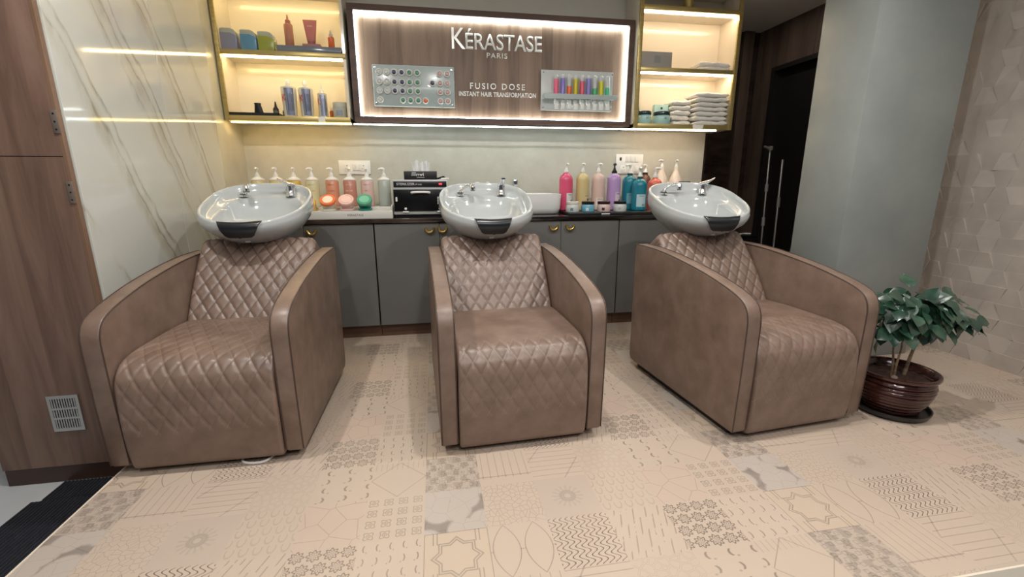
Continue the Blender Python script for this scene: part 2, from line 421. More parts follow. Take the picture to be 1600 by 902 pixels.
# left: block faced with walnut towards the room, marble slabs on its side
bm = B(); box(bm, -1.865, -1.378, YW+.02, YB+.12, ZL, CEIL); struct('wall_left_core', bm, M_wallgrey, smooth=False)
bm = B(); box(bm, -1.87, -1.3805, YW, YW+.02, -.112, 1.186, .001); box(bm, -1.87, -1.3805, YW, YW+.02, 1.189, CEIL, .001)
struct('wall_left_front', bm, M_wall_wood, smooth=False)
bm = B(); box(bm, -1.380, -1.366, YW-.001, YW+.02, -.112, CEIL, .001)
struct('trim_2', bm, wood('pale_edge_band', rgb(96, 72, 56), rgb(118, 91, 72), rgb(134, 106, 86), 'z'), smooth=False)
bm = B(); box(bm, -1.868, -1.366, YW+.006, YW+.02, ZL, -.114); struct('baseboard_left', bm, mat('dark_skirting', rgb(64, 46, 37), .4), smooth=False)
bm = B()
for a, c in ((YW+.024, 2.741), (2.744, 3.31)): box(bm, XL-.018, XL, a, c, ZL, CEIL, .0012)
struct('wall_left', bm, M_marble, smooth=False)
bm = B(); box(bm, XL-.018, XL-.002, 3.312, YB, ZL, 1.497); box(bm, XL-.018, XL-.002, 3.312, YB, 1.497, CEIL)
struct('wall_left_return', bm, M_splash, smooth=False)
# back wall: stone splashback below, paint above, right end of the wall in dark stone
bm = B(); box(bm, XL-.02, 2.335, YB, YB+.12, 0, 1.60); struct('wall_back', bm, M_splash, smooth=False)
bm = B(); box(bm, XL-.02, 2.335, YB+.001, YB+.12, 1.60, CEIL); struct('wall_back_upper', bm, M_wallgrey, smooth=False)
bm = B(); box(bm, 2.3352, 2.352, YB+.001, 4.41, 0, CEIL); struct('wall_corridor_left', bm, M_darkstone, smooth=False)
bm = B(); box(bm, 2.352, XR+.3, 4.41, 4.53, 0, CEIL); struct('wall_corridor_end', bm, M_darkstone, smooth=False)
bm = B(); box(bm, 3.08, 3.19, 4.375, 4.41, 0, CEIL, .003); struct('trim_3', bm, M_darkwood, smooth=False)
# corridor right wall with a dark recessed doorway
bm = B(); box(bm, XR, XR+.12, 2.63, 3.25, 0, CEIL); box(bm, XR, XR+.12, 3.25, 4.18, 2.16, CEIL); box(bm, XR, XR+.12, 4.18, 4.41, 0, CEIL)
struct('wall_corridor_right', bm, M_darkwood, smooth=False)
bm = B(); box(bm, XR+.07, XR+.11, 3.25, 4.18, 0, 2.16); d = struct('door_1', bm, M_blackdoor, smooth=False)
bm = B(); box(bm, XR-.006, XR+.07, 3.25, 3.29, 0, 2.16); box(bm, XR-.006, XR+.07, 4.14, 4.18, 0, 2.16); box(bm, XR-.006, XR+.07, 3.29, 4.14, 2.12, 2.16)
struct('door_frame', bm, M_blackdoor, d, smooth=False)
bm = B(); tube(bm, [(XR+.06, 3.36, 1.0), (XR+.03, 3.36, 1.0), (XR+.03, 3.48, 1.0)], .009); finish('door_handle', bm, M_steel, d)
# relief tiled wall on the right: rows of raised, tilted trapezoids
def relief_wall():
    bm = B(); rnd = random.Random(3); y_far, y_near, rh, tw = 2.63, .3, .096, .088
    box(bm, XR, XR+.1, -1.6, y_far, ZL, CEIL)
    nrow = int(CEIL/rh)
    for r in range(nrow):
        z0 = r*rh; z1 = min(z0 + rh, CEIL); y = y_far - .002; k = r % 2
        while y > y_near:
            sl = .034 if k % 2 else -.034
            yb0, yt0 = y + (sl if y < y_far-.01 else 0)*.5, y - (sl if y < y_far-.01 else 0)*.5
            yy = y - tw; sl2 = -sl
            yb1, yt1 = yy + sl2*.5, yy - sl2*.5
            pts = [(yb0, z0), (yb1, z0), (yt1, z1), (yt0, z1)]
            t = rnd.choice((0, 0, 1, 2, 3)); hi, lo = .017, .003
            dep = {0: (lo, lo, hi, hi), 1: (lo, hi*.5, hi, lo), 2: (hi*.5, lo, lo, hi), 3: (lo, lo, hi*.9, hi*.4)}[t]
            top = [bm.verts.new((XR - d_, a, c)) for (a, c), d_ in zip(pts, dep)]
            bot = [bm.verts.new((XR + .001, a, c)) for a, c in pts]
            bm.faces.new(top)
            for q in range(4): bm.faces.new((top[q], bot[q], bot[(q+1) % 4], top[(q+1) % 4]))
            y = yy; k += 1
    return bm
struct('wall_right', relief_wall(), M_tile3d, smooth=False)
# concrete pillar
bm = B(); box(bm, 2.35, 2.98, 2.25, 2.62, 0, CEIL, .006, 2)
struct('pillar', bm, M_concrete)

# ---------------------------------------------------------------- washing chairs
ARM = [(.015, .040), (.004, .052), (-.004, .30), (-.006, .50), (-.004, .548), (.002, .575), (.014, .599), (.034, .618), (.062, .632), (.10, .646),
       (.165, .664), (.28, .690), (.42, .713), (.56, .731), (.70, .742), (.868, .744), (.881, .740), (.886, .728), (.887, .40), (.884, .075), (.872, .052), (.85, .042)]
def resample(pts, n):
    L = [0.]
    for a, b in zip(pts, pts[1:]): L.append(L[-1] + math.dist(a, b))
    out = []; k = 0
    for i in range(n):
        s = L[-1]*i/(n-1)
        while k < len(L)-2 and L[k+1] < s: k += 1
        t = (s-L[k])/max(1e-9, L[k+1]-L[k]); out.append(tuple(p + (q-p)*t for p, q in zip(pts[k], pts[k+1])))
    return out, L[-1]
def quilt_h(u, v, w_, h_):
    a = abs(((u/w_ + v/h_) % 1) - .5); c = abs(((u/w_ - v/h_) % 1) - .5)
    d = .5 - max(a, c)          # 0 on the seams
    return 1 - math.exp(-d*11)
def cushion(prof, hw, nx, ns, q, amp, v0, v1, edge=.024, skirt=.05, corner=0.):
    """a padded sheet swept along prof (y,z), its quilting raised; UV in metres"""
    pts, L = resample(prof, ns); bm = B(); uvl = bm.loops.layers.uv.new('UVMap'); rows = []; info = {}
    for k, (y, z) in enumerate(pts):
        a, c = pts[max(k-1, 0)], pts[min(k+1, ns-1)]; ty, tz = c[0]-a[0], c[1]-a[1]; l = math.hypot(ty, tz) or 1
        nrm = (tz/l, -ty/l)                                    # to the left of travel; flipped below by sign
        s = L*k/(ns-1); row = []
        for i in range(nx):
            x = -hw + 2*hw*i/(nx-1); e = hw-abs(x)
            d = 0.
            if e < edge: d -= edge - math.sqrt(max(0, edge**2 - (edge-e)**2))
            m = 1.
            for g in (s-v0, v1-s): m = min(m, max(0, g/.03))
            m = min(m, max(0, (e-.004)/.02))
            if q: d += amp*(quilt_h(x, s, *q)*min(1, m) + (1-min(1, m))*.9)
            v = bm.verts.new((x, y + nrm[0]*d*SGN, z + nrm[1]*d*SGN)); info[v] = (x, s); row.append(v)
        rows.append(row)
    for a, c in zip(rows, rows[1:]):
        for i in range(nx-1):
            fc = bm.faces.new((a[i], a[i+1], c[i+1], c[i]))
            for lp in fc.loops: lp[uvl].uv = info[lp.vert]
    return bm, rows, pts, L
SGN = 1
def smooth_prof(p, n=8): return [tuple(v)[:2] for v in crom([(a, b, 0) for a, b in p], n)]
def make_seat(qstart, parent):
    global SGN
    SGN = 1
    prof = smooth_prof([(.66, .452), (.56, .455), (.40, .462), (.24, .460), (.14, .457), (.085, .450), (.042, .434), (.013, .405), (-.004, .365), (-.009, .31), (-.012, .22), (-.008, .12), (.000, .062), (.006, .040), (.022, .028), (.10, .026)])
    tot = resample(prof, 50)[1]
    v0 = (.66-qstart); v1 = tot - .235
    m = leather('taupe_leather_quilted_seat', (*QS, v0, v1, rgb(172, 148, 132), .008))
    bm, rows, pts, L = cushion(prof, .272, 111, 210, QS, .0055, v0, v1, edge=.015)
    # close the sides and the end inward
    ext = []
    for side in (0, -1):
        col = [r[side] for r in rows]; x = col[0].co.x
        inn = [bm.verts.new((x*.995, min(.66, v.co.y+.0) * .86 + .09, .06 + (v.co.z-.06)*.78)) for v in col]
        for k in range(len(col)-1): bm.faces.new((col[k], col[k+1], inn[k+1], inn[k]))
    return finish('seat', bm, m, parent, ang=60)
def make_back(parent):
    global SGN
    SGN = 1
    p0, p1 = (.515, .440), (.792, .806); n = 12
    prof = [(p0[0]+(p1[0]-p0[0])*k/n - .012*sin(PI*k/n), p0[1]+(p1[1]-p0[1])*k/n + .009*sin(PI*k/n)) for k in range(n+1)]
    prof = prof[::-1]
    bm, rows, pts, L = cushion(prof, .274, 95, 95, QB, .0075, -.05, 9, edge=.02)
    # rounded upper corners
    R = .026; hw = .274
    for k, r in enumerate(rows):
        s = L*k/(len(rows)-1)
        if s < R:
            lim = hw - R + math.sqrt(max(0, R*R - (R-s)**2))
            for v in r: v.co.x *= lim/hw
    bd = [e for e in bm.edges if e.is_boundary]
    ex = bmesh.ops.extrude_edge_only(bm, edges=bd); nv = [g for g in ex['geom'] if isinstance(g, bmesh.types.BMVert)]
    d = Vector((0, (p1[1]-p0[1]), -(p1[0]-p0[0]))).normalized()*.085
    for v in nv: v.co += d
    bmesh.ops.holes_fill(bm, edges=[e for e in bm.edges if e.is_boundary], sides=0)
    return finish('backrest', bm, M_leather_back, parent, ang=60)

RIM = [(0, .606), (.040, .608), (.080, .618), (.136, .651), (.188, .698), (.226, .755), (.248, .820), (.257, .886), (.261, .956), (.258, 1.036), (.233, 1.119), (.173, 1.183), (.090, 1.216)]
def rim_loop():
    half = RIM; pts = [(x, y, 0) for x, y in half] + [(0, 1.222, 0)] + [(-x, y, 0) for x, y in half[:0:-1]]
    return crom(pts, 4, True)
def make_basin(parent, dx, rot, tap_ang, shower_ang):
    RM = Matrix.Translation((dx, .886, 0)) @ Matrix.Rotation(rot, 4, 'Z') @ Matrix.Translation((0, -.886, 0))
    loop = rim_loop(); n = len(loop)
    tz = lambda y: .908 + .299*(y-.64)
    bm = B(); rings = []
    cb = (0, .905)
    def ring(fn): rings.append([bm.verts.new(fn(p)) for p in loop])
    def toward(p, c, k): return (c[0] + (p.x-c[0])*k, c[1] + (p.y-c[1])*k)
    def outer(t):
        def fn(p):
            wgt = t**2.3; bx, by = cb[0] + (p.x)*.50, cb[1] + (p.y-cb[1])*.50
            x = p.x + (bx-p.x)*wgt; y = p.y + (by-p.y)*wgt
            bul = 1 + .05*sin(PI*min(1, t*1.3))*(1-t)
            z0 = tz(p.y) - .010; z = z0 + (.788-z0)*t
            return (x*bul, y, z)
        return fn
    c0 = (0, .92)
    for t in (1., .93, .84, .72, .58, .44, .3, .17, .07, 0): ring(outer(t))
    for k, h in ((1.0, -.003), (.993, .002), (.975, .006), (.955, .006), (.94, .001)):      # the rolled rim
        ring(lambda p, k=k, h=h: (*toward(p, c0, k), tz(p.y)+h))
    def inner(k, dep, cy, flat=0):
        def fn(p):
            x, y = toward(p, (0, cy), k); z = tz(y) - dep
            if flat: z = z*(1-flat) + (.865)*flat
            return (x, y, z)
        return fn
    for k, dep, cy, fl in ((.93, .016, .922, 0), (.905, .032, .918, 0), (.875, .043, .910, 0), (.80, .048, .890, 0), (.765, .053, .882, 0), (.735, .068, .880, .1), (.66, .10, .88, .5), (.50, .11, .88, .85), (.25, .11, .88, 1.), (.07, .11, .88, 1.)):
        ring(inner(k, dep, cy, fl))
    for a, c in zip(rings, rings[1:]):
        for k in range(n): bm.faces.new((a[k], a[(k+1) % n], c[(k+1) % n], c[k]))
    bm.faces.new(rings[0]); bm.faces.new(rings[-1])
    bmesh.ops.transform(bm, matrix=RM, verts=bm.verts)
    basin = finish('basin', bm, M_porc, parent, ang=50); tag(basin, 'tilted white porcelain wash basin')
    # drain
    bm = B(); lathe(bm, [(.0, .872), (.022, .872), (.024, .869), (.024, .862)], 20, (0, .88, 0), M=RM); finish('drain', bm, M_chrome, basin)
    # black neck rest: a pad folded over the front rim
    bm = B(); nx, nv = 25, 16; prof = smooth_prof([(.652, .880), (.634, .900), (.616, .908), (.600, .901), (.592, .880), (.596, .855), (.608, .829)], 6)
    grid = []
    for i in range(nx):
        x = -1 + 2*i/(nx-1); dep = 1 - .9*abs(x)**5; pr, _ = resample(prof[:max(8, int(len(prof)*(.35+.65*dep)))], nv)
        cv = .020*(abs(x)**2.2)
        wide = lambda q: .084 if q < .35 else .084+.012*sin(PI*min(1, (q-.35)/.45)*.5)
        grid.append([bm.verts.new((x*wide(k/(nv-1)), y + cv*.35, z + cv*.3)) for k, (y, z) in enumerate(pr)])
    for a, c in zip(grid, grid[1:]):
        for k in range(nv-1): bm.faces.new((a[k], a[k+1], c[k+1], c[k]))
    bmesh.ops.recalc_face_normals(bm, faces=bm.faces)
    bmesh.ops.solidify(bm, geom=bm.faces[:], thickness=.008)
    bmesh.ops.transform(bm, matrix=RM, verts=bm.verts)
    tag(finish('neck_rest', bm, M_rubber, basin, ang=70), 'black rubber neck rest')
    # lever tap on the right of the ledge
    def place(x, y, ang): return RM @ Matrix.Translation((x, y, tz(y)-.046)) @ Matrix.Rotation(ang, 4, 'Z')
    bm = B(); T = place(.122, 1.140, tap_ang)
    lathe(bm, [(0, 0), (.029, 0), (.029, .005), (.025, .010), (.0235, .045), (.0225, .060), (0, .060)], 24, M=T)
    lv = B(); rings = []
    for q in range(9):
        e = q/8; cy, cz = .020 - .085*e, .058 + .030*e + .012*e*e; hw_ = .0225 - .009*e; ht = .017*(1-e) + .006
        rings.append([lv.verts.new((hw_*cos(2*PI*j/16), cy, cz + ht*sin(2*PI*j/16)*.8)) for j in range(16)])
    for a_, c_ in zip(rings, rings[1:]):
        for j in range(16): lv.faces.new((a_[j], a_[(j+1) % 16], c_[(j+1) % 16], c_[j]))
    lv.faces.new(rings[0]); lv.faces.new(rings[-1]); merge(bm, lv, 0, T)
    finish('tap', bm, M_chrome, basin)
    bm = B(); lathe(bm, [(0, 0), (.0035, 0), (.0035, .003), (0, .003)], 10, M=T @ Matrix.Translation((0, -.0215, .040)) @ Matrix.Rotation(PI/2, 4, 'X')); finish('tap_mark', bm, M_black, basin)
    # hand shower parked on the left of the ledge
    bm = B(); T = place(-.130, 1.140, shower_ang)
    lathe(bm, [(0, 0), (.024, 0), (.025, .008), (.019, .014), (.015, .022), (0, .023)], 24, M=T)
    tube(bm, crom([(0, 0, .012), (0, -.004, .028), (0, -.030, .050), (0, -.062, .060), (0, -.090, .058)], 5), [.011]*6 + [.009]*6 + [.010]*5 + [.012]*4, 12, M=T)
    lathe(bm, [(0, -.020), (.015, -.020), (.0165, -.008), (.014, .010), (.008, .016), (0, .017)], 20, M=T @ Matrix.Translation((0, -.094, .052)))
    finish('hand_shower', bm, M_chrome, basin)
    bm = B(); lathe(bm, [(.0165, .0), (.0195, .001), (.0195, .006), (.0165, .007)], 20, M=T @ Matrix.Translation((0, 0, .012))); finish('hand_shower_seal', bm, M_black, basin); bm = B()
    lathe(bm, [(.0, -.024), (.0135, -.024), (.0135, -.019), (0, -.019)], 20, M=T @ Matrix.Translation((0, -.094, .052)))
    finish('hand_shower_nozzle', bm, M_black, basin)
    bm = B(); box(bm, -.012, .012, .700, .730, .80, .835, .003, M=RM); finish('lock_tab', bm, M_white, basin)
    return basin

def make_chair(label, loc, rz, qstart, dx, rot, tap, sho):
    t = empty('shampoo_chair', label, 'salon chair', (*loc, 0), rz, 'shampoo chairs in a row')
    bm = B(); box(bm, -.31, .31, .07, .84, 0, .05, .006); finish('base', bm, M_black, t)
    for s in (-1, 1):
        bm = B(); prism(bm, ARM, 'x', s*.2765, s*.3445, .009, 3)
        a = finish('arm', bm, M_leather, t, ang=50)
        bm = B()
        for x in (.2785, .3425):
            pts = [(s*x, y + (.5-y)*.004, z - .0015) for y, z in ARM[1:18]]
            tube(bm, crom(pts, 2), .0028, 6)
        finish('piping', bm, M_piping, a)
    make_seat(qstart, t); make_back(t)
    bm = B(); box(bm, -.276, .276, .845, .878, .05, .70, .006); finish('rear_panel', bm, M_leather, t)
    bm = B(); box(bm, -.11, .11, .80, .845, .05, .79, .01); tube(bm, [(.04, .87, .80), (.06, .93, .70), (.07, .97, .45), (.05, .93, .2), (.05, .88, .1)], .010); finish('basin_support', bm, M_black, t)
    make_basin(t, dx, rot, tap, sho)
    return t
make_chair('taupe leather washing chair beside the marble wall, its whole seat quilted', (-.9008, 1.7078), -.0033, .50, -.038, .055, -1.0, .5)
make_chair('taupe leather washing chair between two others, facing straight ahead with its smooth flat seat top', (.3339, 1.6438), .0432, .09, -.005, -.034, .05, .85)
make_chair('taupe leather washing chair standing next to the potted plant', (1.5547, 1.5472), .0872, .24, .066, -.215, 1.25, 1.35)

# ---------------------------------------------------------------- base cabinets, worktop
def handle(bm, cx, cz, y):
    R = .0275; pts = [(cx + R*cos(a), y-.020, cz + .006 + R*sin(a)) for a in [PI + PI*k/14 for k in range(15)]]
    pts = [(cx-R, y+.001, cz+.008), (cx-R, y-.014, cz+.008)] + pts[0:] + [(cx+R, y-.014, cz+.008), (cx+R, y+.001, cz+.008)]
    tube(bm, pts, .0075, 8); return bm
YD = 3.15
def base_cabinet(x0, x1, doors, label):
    t = empty('base_cabinet', label, 'cabinet', ((x0+x1)/2, YD, 0), 0, 'grey base cabinets under the worktop')
    o = (x0+x1)/2
    bm = B(); box(bm, x0-o+.002, x1-o-.002, .020, YB-YD-.004, .096, .818); finish('body', bm, mat('cabinet_shadow_gap', rgb(40, 39, 37), .5), t, smooth=False)
    bm = B(); box(bm, x0-o, x1-o, .052, .068, 0, .095); finish('plinth', bm, M_kick, t, smooth=False)
    for a, c, hx in doors:
        bm = B(); box(bm, a-o+.0016, c-o-.0016, 0, .018, .098, .817, .0012, 1); d = finish('door', bm, M_grey_door, t)
        if hx is not None:
            tag(finish('handle', handle(B(), hx-o, .777, 0), M_goldknob, d), 'curved gold handle')
    return t
base_cabinet(XL+.002, -.4135, [(XL+.004, -.862, None), (-.862, -.415, -.806)], 'grey two-door cabinet under the worktop, nearest the marble wall')
base_cabinet(-.4105, .4635, [(-.409, .027, -.038), (.027, .462, .05)], 'grey two-door cabinet under the worktop, below the black steriliser')
base_cabinet(.4665, 1.3485, [(.468, .903, .845), (.903, 1.347, .968)], 'grey two-door cabinet under the worktop, below the white counter-top sink')
base_cabinet(1.3515, 2.30, [(1.353, 1.825, None), (1.825, 2.298, None)], 'grey cabinet under the worktop, behind the chair next to the plant')
bm = B(); box(bm, XL+.001, 2.33, 3.135, YB-.001, .822, .852, .003)
solo('worktop', bm, M_ctop, (0, 0, 0), 'long dark marble worktop over the grey cabinets', 'worktop')

# ---------------------------------------------------------------- lit wall cabinets with gold edges
YC = 3.45
def wall_cabinet(x0, x1, label, led, ztop, side_w, right_edge=True):
    cx = (x0+x1)/2; t = empty('wall_cabinet', label, 'display cabinet', (cx, YC, 1.5), 0, 'lit wall display cabinets'); h = (x1-x0)/2; D = YB-YC-.003; Z = lambda z: z-1.5
    bm = B(); box(bm, -h+.004, h-.004, D-.012, D, Z(1.505), Z(ztop)); finish('back_panel', bm, M_cab_in, t, smooth=False)
    for s in (-1, 1):
        bm = B(); box(bm, s*h-s*.018 if s > 0 else -h, h if s > 0 else -h+.018, .004, D-.012, Z(1.505), Z(ztop)); finish('side_panel', bm, M_cab_in, t, smooth=False)
        if s > 0 and not right_edge: continue
        bm = B(); box(bm, s*h - (side_w if s > 0 else 0), s*h + (0 if s > 0 else side_w), -.012, .004, Z(1.497), Z(ztop), .0015); finish('upright_edge', bm, M_gold, t)
    bm = B(); box(bm, -h, h, .004, D, Z(1.499), Z(1.531)); bt = finish('bottom_panel', bm, M_cab_in, t, smooth=False)
    bm = B(); box(bm, -h+side_w, h-(side_w if right_edge else 0), -.010, .004, Z(1.499), Z(1.534), .0015); finish('shelf_edge', bm, M_gold, bt)
    for z in (1.940, 2.362):
        bm = B(); box(bm, -h+.019, h-.019, .006, D-.013, Z(z-.028), Z(z-.002)); s_ = finish('shelf', bm, M_cab_in, t, smooth=False)
        bm = B(); box(bm, -h+side_w, h-(side_w if right_edge else 0), -.010, .006, Z(z-.030), Z(z), .0015); finish('shelf_edge', bm, M_gold, s_)
        bm = B(); box(bm, -h+.03, h-.03, .035, .049, Z(z-.036), Z(z-.0285), .001); finish('led_strip', bm, led, s_, smooth=False)
    bm = B(); box(bm, -h, h, .004, D, Z(ztop), Z(ztop+.03)); finish('top_panel', bm, M_cab_in, t, smooth=False)
    return t
ZT = 2.50
wall_cabinet(XL+.003, -.553, 'gold-edged lit wall cabinet beside the marble wall, holding bottles and coloured pots', M_led_y, ZT, .026, False)
wall_cabinet(1.549, 2.388, 'gold-edged lit wall cabinet holding folded white towels', M_led_p, ZT, .032)
M_led_yy = mat('led_yellow', (1, .7, .3), emit=26., ecol=(1, .68, .24))
# light strip running under cabinets and sign
for nm, a, c, m_, lb in (('led_strip_light', XL+.03, -.555, M_led_yy, 'warm yellow light strip under the wall cabinet beside the marble wall'),
                     ('led_strip_light', -.535, 1.545, M_led_w, 'white light strip under the lit wooden sign'),
                     ('led_strip_light', 1.552, 2.27, M_led_p, 'warm white light strip under the wall cabinet with towels')):
    t = empty(nm, lb, 'light strip', ((a+c)/2, 3.47, 1.497), 0); h = (c-a)/2
    bm = B(); box(bm, -h, h, -.008, .010, -.007, -.001, .001); finish('diffuser', bm, m_, t, smooth=False)
    bm = B(); box(bm, -h-.003, h+.003, -.009, .011, -.001, .001); finish('channel', bm, M_steel, t, smooth=False)

# ---------------------------------------------------------------- the lit sign
t = empty('wall_sign', 'large backlit walnut sign with raised silver lettering and two sample racks', 'sign', (.5, 3.5, 1.515)); SX = lambda x: x-.5; SZ = lambda z: z-1.515
x0, x1, z0, z1 = -.533, 1.543, 1.515, 2.272; ix0, ix1, iz0, iz1 = -.492, 1.503, 1.553, 2.232
bm = B(); box(bm, SX(ix0), SX(ix1), .062, .080, SZ(iz0), SZ(iz1)); panel = finish('panel', bm, M_sign_wood, t, smooth=False)
bm = B()
box(bm, SX(x0), SX(x1), 0, .20, SZ(iz1), SZ(z1), .001); box(bm, SX(x0), SX(x1), 0, .20, SZ(z0), SZ(iz0), .001)
box(bm, SX(x0), SX(ix0), 0, .20, SZ(iz0), SZ(iz1), .001); box(bm, SX(ix1), SX(x1), 0, .20, SZ(iz0), SZ(iz1), .001)
finish('frame', bm, M_sign_frame, t, smooth=False)
for a in ((SX(ix0)+.0005, SX(ix1)-.0005, SZ(iz1)-.0145, SZ(iz1)-.0005), (SX(ix0)+.0005, SX(ix0)+.0105, SZ(iz0)+.012, SZ(iz1)-.012), (SX(ix1)-.0105, SX(ix1)-.0005, SZ(iz0)+.012, SZ(iz1)-.012), (SX(ix0)+.0005, SX(ix1)-.0005, SZ(iz0)+.0005, SZ(iz0)+.0105)):
    bm = B(); box(bm, a[0], a[1], .034, .048, a[2], a[3]); finish('light_strip', bm, M_led_w, t, smooth=False)
def sign_text(body, a, c, d, e, bold=0., sp=1., nm='lettering', dep=.012):
    return finish(nm, text_bm(body, SX(a), SX(c), SZ(d), SZ(e), dep, .0625, bold, spacing=sp), M_letter, t, smooth=False)
sign_text('K', .172, .268, 2.033, 2.171, .0)
sign_text('\u00c9RASTASE', .272, .839, 2.034, 2.168, .006)
sign_text('PARIS', .425, .577, 1.982, 2.017, .008, 1.2, dep=.006)
sign_text('FUSIO DOSE', .298, .712, 1.768, 1.809, .008, 1.35, dep=.005)
sign_text('INSTANT HAIR TRANSFORMATION', .214, .797, 1.717, 1.749, .016, 1.06, dep=.004)
M_inkw = mat('white_print', (.75, .75, .73), .5); M_ink = mat('dark_print', (.03, .03, .035), .5)
# ---------------------------------------------------------------- racks on the sign
t = empty('sample_board', 'grey acrylic board with rows of round sample caps, left on the lit sign', 'display board', (-.106, 3.53, 1.625))
bm = B(); box(bm, -.287, .287, -.006, .004, 0, .278, .006, 3); finish('plate', bm, M_acryl, t)
for x in (-.268, .268):
    for z in (.02, .256):
        bm = B(); lathe(bm, [(0, -.02), (.007, -.02), (.007, .010), (.005, .012), (0, .012)], 14, M=Matrix.Translation((x, 0, z)) @ Matrix.Rotation(PI/2, 4, 'X')); finish('standoff', bm, M_chrome, t)
capm = {'white': mat('cap_white', rgb(205, 208, 204), .3), 'navy blue': mat('cap_navy', rgb(42, 48, 92), .3), 'green': mat('cap_green', rgb(70, 140, 112), .3),
        'pale pink': mat('cap_pink', rgb(196, 160, 156), .3), 'orange': mat('cap_orange', rgb(226, 110, 60), .3)}
COLX = [-.348, -.296, -.244, -.191, -.138, -.083, -.031, .022, .076, .129]; ROWZ = [1.852, 1.788, 1.729, 1.668]
rows = ['wwbbgg..pp', 'wwbbgg.bpp', 'wwbbgg..pp', 'w..ggg o.pp'.replace(' ', '')]
kinds = {'w': 'white', 'b': 'navy blue', 'g': 'green', 'p': 'pale pink', 'o': 'orange'}
ORD = ['first', 'second', 'third', 'fourth', 'fifth', 'sixth', 'seventh', 'eighth', 'ninth', 'tenth']; RN = ['top', 'second', 'third', 'bottom']
for r, row in enumerate(rows):
    occ = [c for c, k in enumerate(row[:10]) if k in kinds]
    for n_, c in enumerate(occ):
        k = kinds[row[c]]; Mx = Matrix.Rotation(PI/2, 4, 'X')
        s = empty('sample_pod', '%s sample pod, %s from the left, %s row of the acrylic board' % (k, ORD[n_], RN[r]), 'sample pod', (COLX[c], 3.5238, ROWZ[r]), 0, 'sample pods on the acrylic board')
        bm = B(); lathe(bm, [(.0145, 0), (.0215, 0), (.0225, .006), (.0215, .013), (.0165, .015), (.0135, .010), (.0145, 0.0)][0:6], 20, M=Mx); finish('ring', bm, M_white, s)
        bm = B(); lathe(bm, [(0, .0005), (.0147, .0005), (.0147, .009), (.011, .016), (0, .018)], 20, M=Mx); finish('cap', bm, capm[k], s)

t = empty('tube_rack', 'white acrylic rack holding nine coloured sample tubes, right on the lit sign', 'display rack', (1.114, 3.53, 1.626))
bm = B(); box(bm, -.285, .285, -.004, .006, 0, .286, .004, 2); finish('plate', bm, mat('rack_acrylic', rgb(196, 200, 198), .25, coat=.2), t)
tz_ = 1.716-1.626
bm = B(); box(bm, -.275, .299, -.075, -.066, tz_-.016, tz_+.018, .001, 1); box(bm, -.275, -.268, -.066, -.004, tz_-.016, tz_+.018); box(bm, .268, .275, -.066, -.004, tz_-.016, tz_+.018); finish('shelf', bm, M_acryl, t)
for x in (-.268, .275):
    for z in (.02, .268):
        bm = B(); lathe(bm, [(0, -.03), (.006, -.03), (.006, .006), (0, .008)], 12, M=Matrix.Translation((x, 0, z)) @ Matrix.Rotation(PI/2, 4, 'X')); finish('standoff', bm, M_chrome, t)
M_glass = mat('thin_clear_tube', rgb(232, 234, 232), .05, trans=.35, coat=.6)
for k, (nm, col, fill) in enumerate([('pink', (232, 96, 130), .80), ('lilac', (140, 128, 206), .92), ('orange', (240, 112, 64), .42), ('yellow', (206, 190, 40), .84), ('pink', (226, 92, 118), .72),
                                     ('lilac', (140, 132, 206), .88), ('green', (72, 180, 120), .34), ('yellow', (216, 212, 36), .74), ('green', (64, 190, 140), .40)]):
    x = .937 + k*.0505
    s = empty('sample_tube', '%s-filled sample tube, %s from the left of nine in the acrylic rack' % (nm, ORD[k]), 'sample tube', (x, 3.490, 1.664), 0, 'sample tubes in the acrylic rack')
    r, h = .0165, .212
    bm = B(); lathe(bm, [(0, 0), (r*.6, .002), (r*.92, .009), (r, .018), (r, h-.016), (r*.8, h-.006), (r*.4, h-.001), (0, h)], 18)
    bm2 = finish('tube_wall', bm, M_glass, s)
    bm = B(); z1 = .075 + (h-.085)*fill; q = r*1.015
    lathe(bm, [(0, .0704), (q, .0704), (q, z1), (0, z1)] if fill < .9 else [(0, .0704), (q, .0704), (q, z1-.01), (q*.7, z1), (0, z1)], 18); finish('liquid', bm, mat('tube_liquid_'+nm, rgb(*col), .25), s)
    bm = B(); box(bm, -.015, .015, -r-.004, -r+.004, -.034, .006, .002); finish('holder_clip', bm, M_white, s)

# ---------------------------------------------------------------- switch boards
def socket(loc, w_, h_, label, tall):
    t = empty('socket_panel', label, 'wall socket', loc, 0)
    bm = B(); box(bm, -w_/2, w_/2, -.010, 0, -h_/2, h_/2, .004); finish('plate', bm, M_white, t)
    def outlet(x, z, s=1):
        bm = B(); box(bm, x-.026*s, x+.026*s, -.013, -.009, z-.028*s, z+.028*s, .002); o = finish('outlet', bm, M_white, t)
        bm = B()
        for a, c, r in ((0, .013, .004), (-.011, -.010, .003), (.011, -.010, .003)): lathe(bm, [(0, 0), (r*s, 0), (r*s, .0008), (0, .0008)], 10, M=Matrix.Translation((x+a*s, -.0128, z+c*s)) @ Matrix.Rotation(PI/2, 4, 'X'))
        finish('pin_hole', bm, M_ink, o)
    def rocker(x, z, w=.018, h=.045):
        bm = B(); box(bm, x-w/2, x+w/2, -.016, -.009, z-h/2, z+h/2, .002, M=Matrix.Rotation(0, 4, 'X')); finish('switch', bm, M_white, t)
    if tall:
        outlet(-.055, -.040); outlet(.004, -.040); rocker(.062, -.040, .03, .05)
        for x in (-.020, .022, .064): rocker(x, .042, .034, .05)
        bm = B(); box(bm, -.090, -.072, -.0125, -.009, .028, .054, .001); finish('indicator', bm, M_ink, t)
    else:
        outlet(-.055, 0, .95); outlet(.066, 0, .95); rocker(-.005, 0); rocker(.022, 0, .026, .045)
    return t
